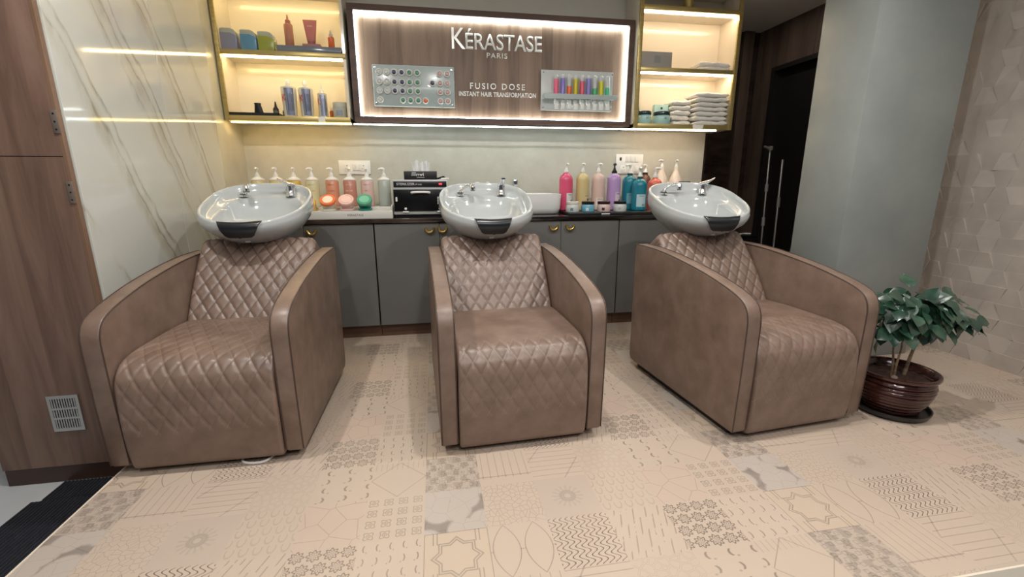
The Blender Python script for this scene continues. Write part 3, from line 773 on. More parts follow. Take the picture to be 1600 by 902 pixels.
socket((-.592, YB-.0005, 1.205), .236, .104, 'wide white socket panel behind the rose-coloured pump bottles', False)
socket((1.648, YB-.0005, 1.240), .246, .160, 'tall white socket panel behind the teal pump bottles', True)

# ---------------------------------------------------------------- bottles on the worktop
ZC = .8525
def pump_parts(t, zb, s, ang, col_m, tall=1.):
    """collar, stem and nozzle head above height zb"""
    Mr = Matrix.Rotation(ang, 4, 'Z')
    bm = B(); lathe(bm, [(0, zb), (.017*s, zb), (.017*s, zb+.014*s), (.012*s, zb+.020*s), (.008*s, zb+.036*s*tall), (.006*s, zb+.038*s*tall), (.006*s, zb+.056*s*tall), (0, zb+.056*s*tall)], 16)
    zt = zb+.054*s*tall
    lathe(bm, [(0, zt), (.0105*s, zt), (.0125*s, zt+.008*s), (.010*s, zt+.015*s), (0, zt+.017*s)], 14)
    tube(bm, [(0, 0, zt+.009*s), (0, -.018*s, zt+.011*s), (0, -.033*s, zt+.008*s), (0, -.038*s, zt+.004*s)], [.0095*s, .0085*s, .0065*s, .005*s], 10, M=Mr)
    return finish('pump', bm, col_m, t)
def bottle_left(x, y, z0, zsh, col, label, ang, rough=.25, trans=.25, text=None, tcol=None):
    """tall slim cylinder with a white shoulder cap and pump"""
    h = zsh - z0; t = empty('pump_bottle', label, 'pump bottle', (x, y, z0), 0, 'slim pump bottles beside the steriliser'); r = .0445
    bm = B(); lathe(bm, [(0, 0), (r-.004, 0), (r, .004), (r, h-.012), (r-.003, h-.004), (r-.006, h), (0, h)], 28); finish('body', bm, mat('bottle_tint', rgb(*col), rough, trans=trans, coat=.3), t)
    bm = B(); lathe(bm, [(0, h-.001), (r-.002, h-.001), (r-.001, h+.006), (r-.010, h+.012), (.016, h+.024), (.015, h+.040), (0, h+.040)], 28); finish('shoulder_cap', bm, M_white, t)
    pump_parts(t, h+.018, .95, ang, M_white)
    if text:
        m_ = mat('bottle_print', rgb(*tcol), .5)
        bm = wrap(text_bm(text[0], -.022, .022, h-.035, h-.028, .0006, 0), r+.0002); finish('print', bm, m_, t, smooth=False)
        bm = wrap(text_bm(text[1], -.024, .024, h-.078, h-.068, .0006, 0), r+.0002); finish('print', bm, m_, t, smooth=False)
    return t
ZR = .925
LB = [(-1.196, (214, 196, 140), 'pale yellow pump bottle seen over the left washbasin, first in the row', 0.1, .1, None), (-1.078, (212, 194, 134), 'pale yellow pump bottle seen over the left washbasin, second in the row', -.2, .1, None),
      (-.962, (206, 172, 70), 'golden yellow pump bottle behind the chrome tap of the left washbasin', .1, .1, None), (-.843, (214, 206, 162), 'cream pump bottle just right of the left washbasin', -.8, .1, (('SHAMPOO', 'BAIN'), (150, 130, 90))),
      (-.710, (222, 150, 116), 'coral pump bottle behind the orange-lidded jar', -.8, .15, (('SHAMPOO', 'CURL'), (120, 60, 40))), (-.590, (200, 136, 116), 'rose brown pump bottle behind the pink tilted jar', .3, .15, (('SHAMPOO', 'HAIR CARE'), (236, 214, 196))),
      (-.470, (224, 190, 180), 'pale pink pump bottle behind the green tilted jar', -.2, .15, (('SHAMPOO', '-K-'), (110, 90, 90))), (-.352, (196, 204, 196), 'clear pump bottle nearest the black steriliser', -1.2, .35, None)]
for x, col, lb, an, tr, tx in LB:
    bottle_left(x, 3.42, ZR, 1.108, col, lb, an, trans=tr, text=tx[0] if tx else None, tcol=tx[1] if tx else None)
# stepped display stand under them
t = empty('display_stand', 'white stepped display stand under the slim pump bottles and tilted jars', 'display stand', (-.78, 3.16, ZC))
M_stand = mat('stand_white', rgb(206, 204, 196), .3)
bm = B(); box(bm, -.50, .498, 0, .13, 0, .052, .002); finish('front_step', bm, M_stand, t)
bm = B(); box(bm, -.50, .498, .131, .34, 0, ZR-ZC-.0005, .002); finish('rear_step', bm, M_stand, t)
bm = B(); box(bm, .489, .4975, .0, .13, .0525, .09, .002); finish('end_lip', bm, M_stand, t)
finish('lettering', text_bm('K\u00c9RASTASE', .205, .305, .018, .036, .0008, 0, spacing=1.2), M_ink, t, smooth=False)
# small yellow carton beside the left basin
t = empty('carton', 'small pale yellow carton between left basin and orange-lidded jar', 'carton', (-.82, 3.24, ZC+.0525))
bm = B(); box(bm, -.035, .03, -.02, .02, 0, .075, .002); finish('box', bm, mat('carton_tan', rgb(196, 160, 96), .5), t)
bm = B(); box(bm, -.0352, .0302, -.0203, .0203, .040, .0755, .002); finish('upper_band', bm, mat('carton_yellow', rgb(226, 200, 96), .5), t)
def tilted_jar(x, lid, lid_in, body, label):
    t = empty('cosmetic_jar', label, 'jar', (x, 3.203, ZC+.0535), 0, 'tilted jars on the display stand'); Mt = Matrix.Translation((0, .026, .047)) @ Matrix.Rotation(math.radians(42), 4, 'X')
    bm = B(); lathe(bm, [(0, -.030), (.034, -.030), (.042, -.024), (.046, .0), (.046, .018), (0, .018)], 28, M=Mt)
    lathe(bm, [(0, -.034), (.047, -.034), (.047, -.022), (0, -.022)], 20, (0, .022, .0345)); finish('body', bm, mat('jar_body', rgb(*body), .3), t)
    bm = B(); lathe(bm, [(.0, .0185), (.049, .0185), (.051, .023), (.051, .036), (.048, .040), (.036, .040), (.034, .038), (0, .038)], 32, M=Mt); l = finish('lid', bm, mat('jar_lid', rgb(*lid), .2, coat=.4), t)
    bm = B(); lathe(bm, [(.0, .0385), (.0335, .0385), (.033, .0405), (0, .0405)], 28, M=Mt); finish('lid_disc', bm, mat('lid_disc', rgb(*lid_in), .25, coat=.3), l)
tilted_jar(-.704, (232, 120, 72), (238, 222, 200), (206, 204, 190), 'tilted cosmetic jar with an orange-rimmed lid')
tilted_jar(-.586, (232, 190, 178), (238, 200, 190), (214, 180, 170), 'tilted cosmetic jar all in pale pink')
tilted_jar(-.468, (84, 160, 132), (120, 190, 160), (40, 120, 104), 'tilted cosmetic jar in dark green with a glossy lid')

# ---------------------------------------------------------------- steriliser, tissue box
t = empty('sterilizer', 'black and silver steriliser cabinet standing on the worktop', 'sterilizer', (-.09, 3.19, ZC))
M_sil = mat('silver_paint', rgb(178, 180, 178), .4, .2)
W_ = .186
bm = B(); box(bm, -W_, W_, .006, .25, .022, .257, .004); finish('case', bm, M_sil, t)
bm = B(); box(bm, -W_+.012, W_-.012, .03, .24, 0, .022); finish('foot', bm, M_black, t)
bm = B(); box(bm, -W_+.008, W_-.008, 0, .006, .208, .246, .001); cp = finish('control_strip', bm, mat('strip_black', (.008, .008, .009), .3), t)
finish('lettering', text_bm('STERILIZER', -W_+.028, -W_+.148, .220, .236, .0008, -.0002), M_inkw, cp, smooth=False)
finish('lettering', text_bm('UV tools', -W_+.152, -W_+.196, .221, .231, .0008, -.0002), M_inkw, cp, smooth=False)
bm = B(); box(bm, .126, .147, -.002, .001, .222, .234, .001); finish('red_display', bm, mat('red_led', (.9, .02, .03), emit=1.4, ecol=(1, .05, .08)), cp)
bm = B(); box(bm, -W_+.004, W_-.004, -.002, .006, .046, .192, .002); dr = finish('door', bm, mat('smoked_glass', (.004, .004, .005), .3, spec=.25), t)
bm = B(); tube(bm, crom([(-.058, 0, .168), (-.055, -.018, .172), (0, -.022, .174), (.055, -.018, .172), (.058, 0, .168)], 5), .008, 10); finish('handle', bm, M_white, dr)
bm = B()
for x in (-.105, .128): lathe(bm, [(0, 0), (.0085, 0), (.0085, .004), (.005, .006), (0, .006)], 14, M=Matrix.Translation((x, -.002, .062)) @ Matrix.Rotation(PI/2, 4, 'X'))
finish('foot_screw', bm, M_white, dr)
bm = B()
for x in (-.105, .128): box(bm, x-.02, x+.02, -.006, .004, .036, .046, .002)
finish('hinge', bm, M_white, dr)
bm = B(); box(bm, -.169, -.157, -.0045, -.0018, .112, .142, .004); finish('latch', bm, M_white, dr)
bm = B()
for k in range(5): box(bm, .112, .142, -.0028, -.0018, .094+k*.0105, .099+k*.0105)
finish('warning_print', bm, M_inkw, dr, smooth=False)
ZS = ZC+.2575
t = empty('tissue_box', 'black tissue box on the steriliser with white lettering and tissues sticking out', 'tissue box', (-.085, 3.25, ZS))
bm = B(); box(bm, -.111, .111, -.045, .075, 0, .056, .002); finish('box', bm, mat('black_card', (.010, .010, .011), .45), t)
bm = B()
for k in range(3): box(bm, -.062+k*.002, -.030, -.0462, -.0452, .027+k*.009, .030+k*.009, M=Matrix.Rotation(0, 4, 'Y'))
merge(bm, text_bm('nvi', -.028, .022, .022, .044, .001, -.0452, .012)); box(bm, -.026, .026, -.0462, -.0452, .013, .0155); finish('lettering', bm, M_inkw, t, smooth=False)
bm = B(); rnd = random.Random(5)
for k, (cx, cw) in enumerate(((-.028, .028), (.012, .026), (.045, .02))):
    g = []
    for i in range(9):
        a = -1 + i/4; g.append([bm.verts.new((cx + a*cw*(.75+.4*q/5), .015 + .012*sin(a*5+k) * q/5 + rnd.uniform(-.002, .002), .056 + q/5*(.078-.018*abs(a)-.012*(k == 1)+.004*sin(a*6)))) for q in range(6)])
    for a, c in zip(g, g[1:]):
        for q in range(5): bm.faces.new((a[q], c[q], c[q+1], a[q+1]))
finish('tissues', bm, mat('tissue_paper', (.78, .79, .77), .8), t)
t = empty('power_adapter', 'small black and white cable plug on top of the steriliser', 'cable plug', (.058, 3.24, ZS+.0005))
bm = B(); tube(bm, crom([(-.03, .05, .007), (-.01, .0, .012), (.01, -.02, .018), (.02, .0, .016)], 5), .006, 8); finish('cable', bm, M_black, t)
bm = B(); box(bm, -.005, .05, -.03, .0, 0, .012, .004); finish('plug', bm, M_white, t)

# ---------------------------------------------------------------- counter-top sink with its tap
t = empty('vessel_sink', 'white rectangular counter-top sink right of the middle washbasin', 'sink', (.752, 3.45, ZC))
bm = B()
def rr(hw, hd, z, r, n=6):
    return [((hw-r)*sx + r*cos(a), (hd-r)*sy + r*sin(a), z) for sx, sy, a0 in ((1, 1, 0), (-1, 1, PI/2), (-1, -1, PI), (1, -1, 3*PI/2)) for a in [a0 + PI/2*k/n for k in range(n+1)]]
rings = [[bm.verts.new(p) for p in rr(*q)] for q in ((.17, .11, .0, .05), (.19, .13, .010, .06), (.200, .150, .045, .07), (.205, .160, .150, .075), (.205, .160, .153, .075), (.197, .152, .153, .07), (.190, .144, .146, .07), (.19, .13, .06, .07), (.15, .10, .035, .06), (.02, .02, .030, .015))]
for a, c in zip(rings, rings[1:]):
    for k in range(len(a)): bm.faces.new((a[k], a[(k+1) % len(a)], c[(k+1) % len(a)], c[k]))
bm.faces.new(rings[0]); bm.faces.new(rings[-1]); finish('bowl', bm, M_whitegloss, t, ang=50)
bm = B(); lathe(bm, [(0, .031), (.018, .031), (.018, .034), (0, .034)], 18); finish('drain', bm, M_chrome, t)
t = empty('basin_tap', 'square chrome tap standing behind the counter-top sink', 'tap', (.655, 3.665, ZC))
bm = B(); lathe(bm, [(0, 0), (.026, 0), (.026, .008), (.018, .012), (.018, .19), (0, .19)], 20); box(bm, -.012, .012, -.026, .0, .150, .165, .004); finish('body', bm, M_chrome, t)
bm = B(); box(bm, -.018, .018, -.03, .02, .205, .262, .004); box(bm, -.008, .008, -.008, .008, .188, .206); finish('lever', bm, M_chrome, t)
for k, (x, lb) in enumerate(((.317, 'small white cup lid left of two seen behind the middle washbasin'), (.398, 'small white cup lid right of two seen behind the middle washbasin'))):
    t = empty('soap_bottle', lb.replace('cup lid', 'soap bottle'), 'bottle', (x, 3.45, ZC), .4*k, 'small white soap bottles')
    bm = B(); lathe(bm, [(0, 0), (.030, 0), (.033, .006), (.033, .12), (.026, .15), (.013, .17), (.013, .185), (0, .185)], 20); finish('body', bm, M_white, t)
    pump_parts(t, .183, .8, 1.2-.9*k, M_white)

# ---------------------------------------------------------------- large pump bottles and jars to the right
bm = B(); box(bm, -.322, .42, -.03, .32, 0, .020, .003)
tr_ = empty('tray', 'flat black tray under the large pump bottles', 'tray', (1.29, 3.20, ZC)); finish('body', bm, mat('tray_black', (.012, .012, .013), .3), tr_)
bm = B(); box(bm, -.075, -.01, -.031, -.0302, .006, .013); finish('print', bm, M_inkw, tr_, smooth=False)
ZT_ = ZC+.0205
def big_bottle(x, y, z0, zsh, r, col, label, ang, pumpm, lab=None, ptop=None, prof=None, group='large pump bottles on the black tray', neck=None):
    h = zsh-z0; t = empty('pump_bottle', label, 'pump bottle', (x, y, z0), 0, group)
    pr = prof or [(0, 0), (r-.006, 0), (r, .006), (r, h-.05), (r*.96, h-.032), (r*.78, h-.014), (r*.48, h-.002), (.019, h+.004), (.019, h+.010), (0, h+.010)]
    bm = B(); lathe(bm, pr, 32); finish('body', bm, mat('bottle_colour', rgb(*col), .28, coat=.25), t)
    zt = pr[-1][1]-.001
    s = (ptop-z0-zt)/.070
    pump_parts(t, zt, s, ang, pumpm)
    if neck:
        bm = B(); lathe(bm, [(0, zt-.012), (.021, zt-.012), (.021, zt+.010), (0, zt+.010)], 18); finish('collar', bm, mat('neck_colour', rgb(*neck), .4), t)
    if lab:
        a0, a1, z_0, z_1, lc = lab
        bm = B(); n = 10; g = []
        for k in range(n+1):
            a = a0 + (a1-a0)*k/n; g.append([bm.verts.new(((r+.0006)*sin(a), -(r+.0006)*cos(a), z)) for z in (z_0, z_1)])
        for a, c in zip(g, g[1:]): bm.faces.new((a[0], c[0], c[1], a[1]))
        l = finish('label', bm, mat('bottle_label', rgb(*lc), .5), t)
        bm = B(); am = (a0+a1)/2
        tb = wrap(text_bm('SERIE', -.018, .018, z_1-.016, z_1-.009, .0004, 0), r+.0007); bmesh.ops.rotate(tb, cent=(0, 0, 0), matrix=Matrix.Rotation(am, 3, 'Z'), verts=tb.verts); merge(bm, tb)
        for k in range(7):
            a = a0 + (a1-a0)*(.60+.045*k); box(bm, -.0007, .0007, -.0005, .0, z_0+.006, z_0+.022, M=Matrix.Rotation(a, 4, 'Z') @ Matrix.Translation((0, -r-.0007, 0)))
        finish('label_print', bm, M_ink, l, smooth=False)
    return t
LW = (214, 214, 210)
YBk = 3.45; zr = ZT_
big_bottle(1.020, YBk, zr, 1.155, .0535, (214, 82, 116), 'hot pink large pump bottle nearest the counter-top sink', .2, M_white, (-.15, .95, .06, .135, LW), 1.233)
big_bottle(1.155, YBk, zr, 1.155, .0515, (206, 186, 132), 'straw yellow large pump bottle between the pink and pale ones', .1, M_white, (.0, .9, .07, .125, (206, 190, 146)), 1.233)
big_bottle(1.284, YBk, zr, 1.155, .0515, (216, 186, 174), 'pale pinkish white large pump bottle left of the lilac one', .5, M_white, (-.6, .6, .01, .10, (226, 212, 202)), 1.233)
big_bottle(1.415, YBk, zr, 1.155, .0535, (180, 148, 196), 'lilac large pump bottle with a black pump', -.1, M_black, (-.1, .85, .06, .14, (206, 190, 206)), 1.233, neck=(20, 18, 20))
big_bottle(1.558, 3.475, zr, 1.140, .0575, (26, 122, 138), 'teal large pump bottle standing behind its twin, nearest the socket panel', -1.2, M_white, (-.7, .5, .05, .13, (120, 176, 188)), 1.230, neck=(20, 70, 70))
big_bottle(1.585, 3.345, zr, 1.112, .0575, (22, 118, 136), 'teal large pump bottle standing in front with a white label', -.3, M_white, (-.75, .55, .03, .125, (176, 200, 206)), 1.202, neck=(20, 70, 74))
big_bottle(1.768, 3.64, ZC, 1.150, .048, (112, 72, 56), 'brown pump bottle behind the coral one', -1.0, M_white, None, 1.235, group='pump bottles behind the right washbasin', neck=(30, 20, 16))
t_ = big_bottle(1.775, 3.47, ZC, 1.116, .058, (206, 100, 82), 'coral red pump bottle partly hidden by the right washbasin', 1.3, M_white, (-1.1, -.3, .05, .16, (220, 190, 180)), 1.203, group='pump bottles behind the right washbasin')
def gourd(h): return [(0, 0), (.04, 0), (.052, .006), (.058, .06), (.062, .14), (.061, .20), (.055, .24), (.043, .275), (.029, .305), (.021, .325), (.018, .338), (.018, h), (0, h)]
big_bottle(1.880, 3.57, ZC, 1.19, .05, (236, 220, 204), 'white gourd-shaped pump bottle left of its twin, its nozzle turned left', -1.4, M_white, None, 1.270, gourd(.352), 'white gourd-shaped pump bottles')
big_bottle(2.010, 3.575, ZC, 1.19, .05, (236, 220, 204), 'white gourd-shaped pump bottle at the end of the row by the dark corridor', -.2, M_white, None, 1.270, gourd(.352), 'white gourd-shaped pump bottles')
t = empty('cream_tub', 'black-lidded tub almost hidden behind the right washbasin', 'tub', (2.035, 3.47, ZC))
bm = B(); lathe(bm, [(0, 0), (.042, 0), (.045, .005), (.045, .20), (0, .20)], 24); finish('body', bm, M_white, t)
bm = B(); lathe(bm, [(0, .2005), (.046, .2005), (.047, .205), (.047, .24), (.044, .243), (0, .243)], 24); finish('lid', bm, M_black, t)
def round_jar(x, y, lid, body, label, tag_col, lidh=.018, z=None, r=.051, group='jars on the black tray'):
    t = empty('cosmetic_jar', label, 'jar', (x, y, z if z is not None else ZT_), 0, group)
    bm = B(); lathe(bm, [(0, 0), (r-.002, 0), (r, .003), (r, .040), (r*.92, .050), (r*.86, .055), (0, .055)], 28); finish('body', bm, mat('jar_colour', rgb(*body), .3), t)
    bm = B(); lathe(bm, [(0, .0555), (r*.92, .0555), (r*.94, .058), (r*.94, .056+lidh), (r*.90, .058+lidh), (0, .058+lidh)], 28); finish('lid', bm, mat('jar_lid', rgb(*lid), .3), t)
    bm = B(); n = 6; g = []
    for k in range(n+1):
        a = -.62 + .42*k/n; g.append([bm.verts.new(((r+.0005)*sin(a), -(r+.0005)*cos(a), q)) for q in (.010, .030)])
    for a, c in zip(g, g[1:]): bm.faces.new((a[0], c[0], c[1], a[1]))
    finish('label', bm, mat('jar_label', rgb(*tag_col), .5), t)
round_jar(1.026, 3.28, (214, 212, 204), (196, 200, 196), 'pale grey jar with a white lid beside the counter-top sink', (84, 120, 134))
round_jar(1.146, 3.28, (24, 20, 22), (110, 168, 188), 'light blue jar with a black lid in front of the straw yellow bottle', (206, 214, 216))
round_jar(1.272, 3.28, (44, 20, 24), (212, 186, 180), 'pink jar with a dark lid and black label', (40, 30, 34))
round_jar(1.402, 3.28, (22, 20, 22), (196, 198, 194), 'pale grey jar with a black lid in front of the lilac bottle', (170, 172, 170))
# ---------------------------------------------------------------- things in the left wall cabinet
ZM, ZB = 1.9405, 1.5345
for x, col, top, lb in ((-1.289, (132, 136, 160), .140, 'grey lilac rounded acrylic pot, nearest the marble wall on the middle shelf'), (-1.170, (88, 140, 176), .135, 'blue rounded acrylic pot between grey and green ones'), (-1.062, (150, 160, 66), .130, 'green rounded acrylic pot on the middle shelf')):
    t = empty('candle_pot', lb, 'pot', (x, 3.535, ZM), 0, 'rounded acrylic pots')
    cr = [(-.049, 0), (.049, 0), (.049, top-.035), (.044, top-.018), (.030, top-.006), (.01, top), (-.03, top), (-.045, top-.002), (-.049, top-.008)]
    bm = B(); prism(bm, cr, 'y', -.04, .04, .006, 2); finish('block', bm, mat('pot_clear', rgb(176, 186, 180), .15, trans=.15, coat=.4), t)
    bm = B(); prism(bm, [(-.0494, .002), (.0494, .002), (.0494, top-.05), (.044, top-.038), (.01, top-.026), (-.0494, top-.026)], 'y', -.0404, .0404, .004, 2); finish('wax', bm, mat('pot_fill', rgb(*col), .25, coat=.4), t)
t = empty('display_riser', 'low grey glossy riser under the rose tube and dropper bottle', 'display riser', (-.79, 3.46, ZM))
bm = B(); box(bm, -.20, .21, .0, .16, 0, .042, .004); finish('block', bm, mat('riser_grey', rgb(116, 124, 134), .15, coat=.4), t)
ZRi = ZM+.0425
t = empty('serum_bottle', 'rose brown bottle with a pointed nozzle left of the rose tube', 'bottle', (-.918, 3.52, ZRi))
bm = B(); lathe(bm, [(0, 0), (.026, 0), (.028, .003), (.028, .135), (.024, .142), (0, .142)], 24); finish('body', bm, mat('rose_brown', rgb(176, 118, 96), .35), t)
bm = B(); lathe(bm, [(0, .1425), (.017, .1425), (.016, .165), (.008, .172), (.0035, .200), (0, .200)], 18); finish('nozzle', bm, mat('rose_brown_nozzle', rgb(160, 104, 84), .35), t)
t = empty('stand_block', 'small rose block under the upright rose tube', 'block', (-.775, 3.52, ZRi))
bm = B(); box(bm, -.058, .058, -.03, .03, 0, .022, .003); finish('block', bm, mat('rose_block', rgb(166, 112, 110), .4), t)
t = empty('cosmetic_tube', 'upright rose-coloured squeeze tube on the grey riser', 'tube', (-.778, 3.52, ZRi+.0225))
bm = B(); rings = []
for k in range(13):
    q = k/12; z = .018 + q*.135; a = .027 + q*.018; c = .025*(1-q)+.0015
    rings.append([bm.verts.new((a*cos(2*PI*j/24), c*sin(2*PI*j/24), z)) for j in range(24)])
for a, c in zip(rings, rings[1:]):
    for j in range(24): bm.faces.new((a[j], a[(j+1) % 24], c[(j+1) % 24], c[j]))
bm.faces.new(rings[0]); bm.faces.new(rings[-1]); finish('body', bm, mat('rose_tube', rgb(178, 112, 110), .35), t)
bm = B(); lathe(bm, [(0, 0), (.024, 0), (.025, .002), (.025, .0175), (0, .0175)], 24); finish('cap', bm, mat('rose_cap', rgb(160, 98, 98), .3), t)
finish('lettering', text_bm('SOIN', -.016, .016, .108, .116, .0005, -.013), M_inkw, t, smooth=False)
t = empty('dropper_bottle', 'small orange dropper bottle at the end of the grey riser', 'bottle', (-.650, 3.52, ZRi))
bm = B(); lathe(bm, [(0, 0), (.020, 0), (.021, .002), (.021, .070), (.016, .076), (0, .076)], 20); finish('body', bm, mat('orange_glass', rgb(222, 104, 48), .12, trans=.2, coat=.4), t)
bm = B(); lathe(bm, [(0, .0765), (.012, .0765), (.012, .094), (.006, .098), (.006, .112), (.003, .118), (0, .118)], 16); finish('dropper', bm, mat('dropper_grey', rgb(190, 188, 182), .4), t)
# bottom shelf
t = empty('black_tray', 'thin black tray with a flat rim on the bottom shelf of the left cabinet', 'tray', (-1.19, 3.53, ZB))
bm = B(); box(bm, -.165, .165, -.06, .07, 0, .006, .001); box(bm, -.165, .165, -.06, -.055, .006, .022); box(bm, -.165, .165, .065, .07, .006, .022); box(bm, -.165, -.16, -.06, .07, .006, .022); box(bm, .16, .165, -.06, .07, .006, .022); finish('body', bm, M_black, t)
t = empty('hair_clip', 'small black hair clip lying on the black tray', 'hair clip', (-1.27, 3.53, ZB+.0062))
bm = B(); box(bm, -.03, .03, -.01, .01, 0, .010, .003); box(bm, -.012, .02, -.008, .008, .010, .024, .003); finish('clip', bm, M_black, t)
t = empty('dryer_nozzle', 'black flared hair dryer nozzle standing on the black tray', 'dryer nozzle', (-1.168, 3.53, ZB+.0062))
bm = B(); rings = []
for k in range(9):
    q = k/8; a = .034 + (.019-.034)*q; c = .012 + .009*q
    rings.append([bm.verts.new((a*cos(2*PI*j/24) - .004*q, c*sin(2*PI*j/24), q*.078)) for j in range(24)])
for a, c in zip(rings, rings[1:]):
    for j in range(24): bm.faces.new((a[j], a[(j+1) % 24], c[(j+1) % 24], c[j]))
bm.faces.new(rings[0]); bm.faces.new(rings[-1]); finish('body', bm, M_black, t)
bm = B(); lathe(bm, [(.0195, .076), (.0215, .076), (.0215, .084), (.0185, .084)], 20, (-.004, 0, 0)); finish('collar', bm, M_black, t)
for k, (x, y, lb) in enumerate(((-1.058, 3.53, 'small black-capped applicator bottle on the black tray beside the dryer nozzle'), (-1.018, 3.60, 'small black-capped applicator bottle behind the silver-labelled bottle'))):
    t = empty('applicator_bottle', lb, 'bottle', (x, y, ZB+(.0062 if k == 0 else 0)), 0)
    bm = B(); lathe(bm, [(0, 0), (.018, 0), (.019, .003), (.019, .036), (0, .036)], 18); finish('body', bm, mat('tinted_glass', rgb(120, 118, 96), .15, trans=.2), t)
    bm = B(); lathe(bm, [(0, .0365), (.019, .0365), (.018, .050), (.010, .062), (.003, .098), (0, .098)], 18); finish('nozzle', bm, M_black, t)
M_silv = mat('silver_label', rgb(150, 156, 178), .25, .7); M_redk = mat('red_print', rgb(196, 52, 52), .4)
def keratin(x, label, h, r0, nozzle):
    t = empty('treatment_bottle', label, 'bottle', (x, 3.525, ZB), 0, 'white bottles with silver labels')
    if not nozzle:
        bm = B(); lathe(bm, [(0, 0), (r0*.80, 0), (r0*.83, .004), (r0*.98, h*.75), (r0, h-.02), (r0*.95, h-.008), (r0*.5, h), (0, h)], 28); finish('body', bm, mat('bottle_white', rgb(206, 204, 192), .3), t)
        bm = B(); lathe(bm, [(0, h), (.012, h), (.012, h+.012), (.016, h+.014), (.015, h+.034), (.010, h+.040), (0, h+.040)], 18); finish('cap', bm, M_white, t)
    else:
        bm = B(); lathe(bm, [(0, 0), (r0, 0), (r0+.001, .003), (r0, h-.006), (r0*.6, h), (0, h)], 24); finish('body', bm, mat('bottle_white', rgb(200, 198, 186), .3), t)
        bm = B(); lathe(bm, [(0, h), (.014, h), (.013, h+.016), (.006, h+.022), (.003, h+.056), (0, h+.056)], 18); finish('nozzle', bm, M_white, t)
    z0, z1 = .012, h-.018; bm = B(); g = []
    for k in range(9):
        a = -.35 + 1.25*k/8; row = []
        for z in (z0, z1):
            R_ = (r0*.83 + r0*.15*min(1, z/(h*.75)) if not nozzle else r0) + .0014
            row.append(bm.verts.new((R_*sin(a), -R_*cos(a), z)))
        g.append(row)
    for a, c in zip(g, g[1:]): bm.faces.new((a[0], c[0], c[1], a[1]))
    l = finish('label', bm, M_silv, t)
    Rm = r0*.985+.0025 if not nozzle else r0+.002
    bm = wrap(text_bm('K', -.036, -.008, h*.5, h*.5+.045, .0006, 0), Rm); finish('red_letter', bm, M_redk, t, smooth=False)
    bm = B()
    for q in range(3):
        tb = text_bm(('KERATIN', 'HAIR CARE', 'TREATMENT')[q], 0, h*.55, -.004, .004, .0006, 0)
        bmesh.ops.rotate(tb, cent=(0, 0, 0), matrix=Matrix.Rotation(-PI/2, 3, 'Y'), verts=tb.verts); bmesh.ops.translate(tb, vec=(.004+.013*q, 0, h*.2), verts=tb.verts); merge(bm, wrap(tb, Rm))
    finish('label_print', bm, M_ink, l, smooth=False)
keratin(-.962, 'large white bottle with silver label and red letter, left of two', .205, .050, False)
keratin(-.850, 'large white bottle with silver label and red letter, right of two', .202, .048, False)
keratin(-.744, 'slim white applicator bottle with silver label and pointed nozzle', .168, .030, True)
t = empty('amber_vial', 'small orange vial beside the pale frosted jar', 'vial', (-.694, 3.56, ZB))
bm = B(); lathe(bm, [(0, 0), (.016, 0), (.017, .002), (.017, .050), (.010, .056), (0, .056)], 18); finish('body', bm, mat('amber', rgb(214, 120, 52), .15, trans=.2), t)
bm = B(); lathe(bm, [(0, .0565), (.011, .0565), (.011, .072), (0, .072)], 16); finish('cap', bm, M_white, t)
t = empty('frosted_jar', 'pale frosted cylinder jar at the end of the bottom shelf next to the sign', 'jar', (-.630, 3.525, ZB))
bm = B(); lathe(bm, [(0, 0), (.046, 0), (.048, .003), (.048, .072), (0, .072)], 28); finish('body', bm, mat('frosted_grey', rgb(186, 190, 176), .35, trans=.15), t)
bm = B(); lathe(bm, [(0, .0725), (.049, .0725), (.049, .102), (.046, .106), (0, .106)], 28); finish('lid', bm, mat('frosted_lid', rgb(172, 176, 164), .35), t)
bm = B()
for k, (a, c) in enumerate(((-.020, .016), (.000, .008), (.014, .006))): box(bm, a, a+c, -.0492, -.0480, .016, .052)
finish('label_print', bm, M_silv, t, smooth=False)
for x, z0, z1, w_, col, lb in ((-.742, 1.4995, 1.5335, .045, (236, 234, 228), 'white painted reflection on the shelf edge below the slim applicator bottle'), ):
    t = empty('edge_reflection', lb, 'reflection', (x, YC-.0108, z0)); bm = B(); box(bm, -w_/2, w_/2, -.0008, 0, 0, z1-z0, .0002); finish('reflection_patch', bm, mat('white_reflection', rgb(*col), .6), t)  # thin white patch stands for a reflection in the gold shelf edge
t = empty('edge_reflection', 'white painted reflection on the shelf edge below the folded towel stack', 'reflection', (2.092, YC-.0108, 1.500)); bm = B(); prism(bm, [(-.042, 0), (.042, 0), (.048, .033), (-.048, .033)], 'y', -.0008, 0); finish('reflection_patch', bm, mat('white_reflection', rgb(250, 246, 236), .6), t)  # white patch painted as the towels' reflection in the gold edge

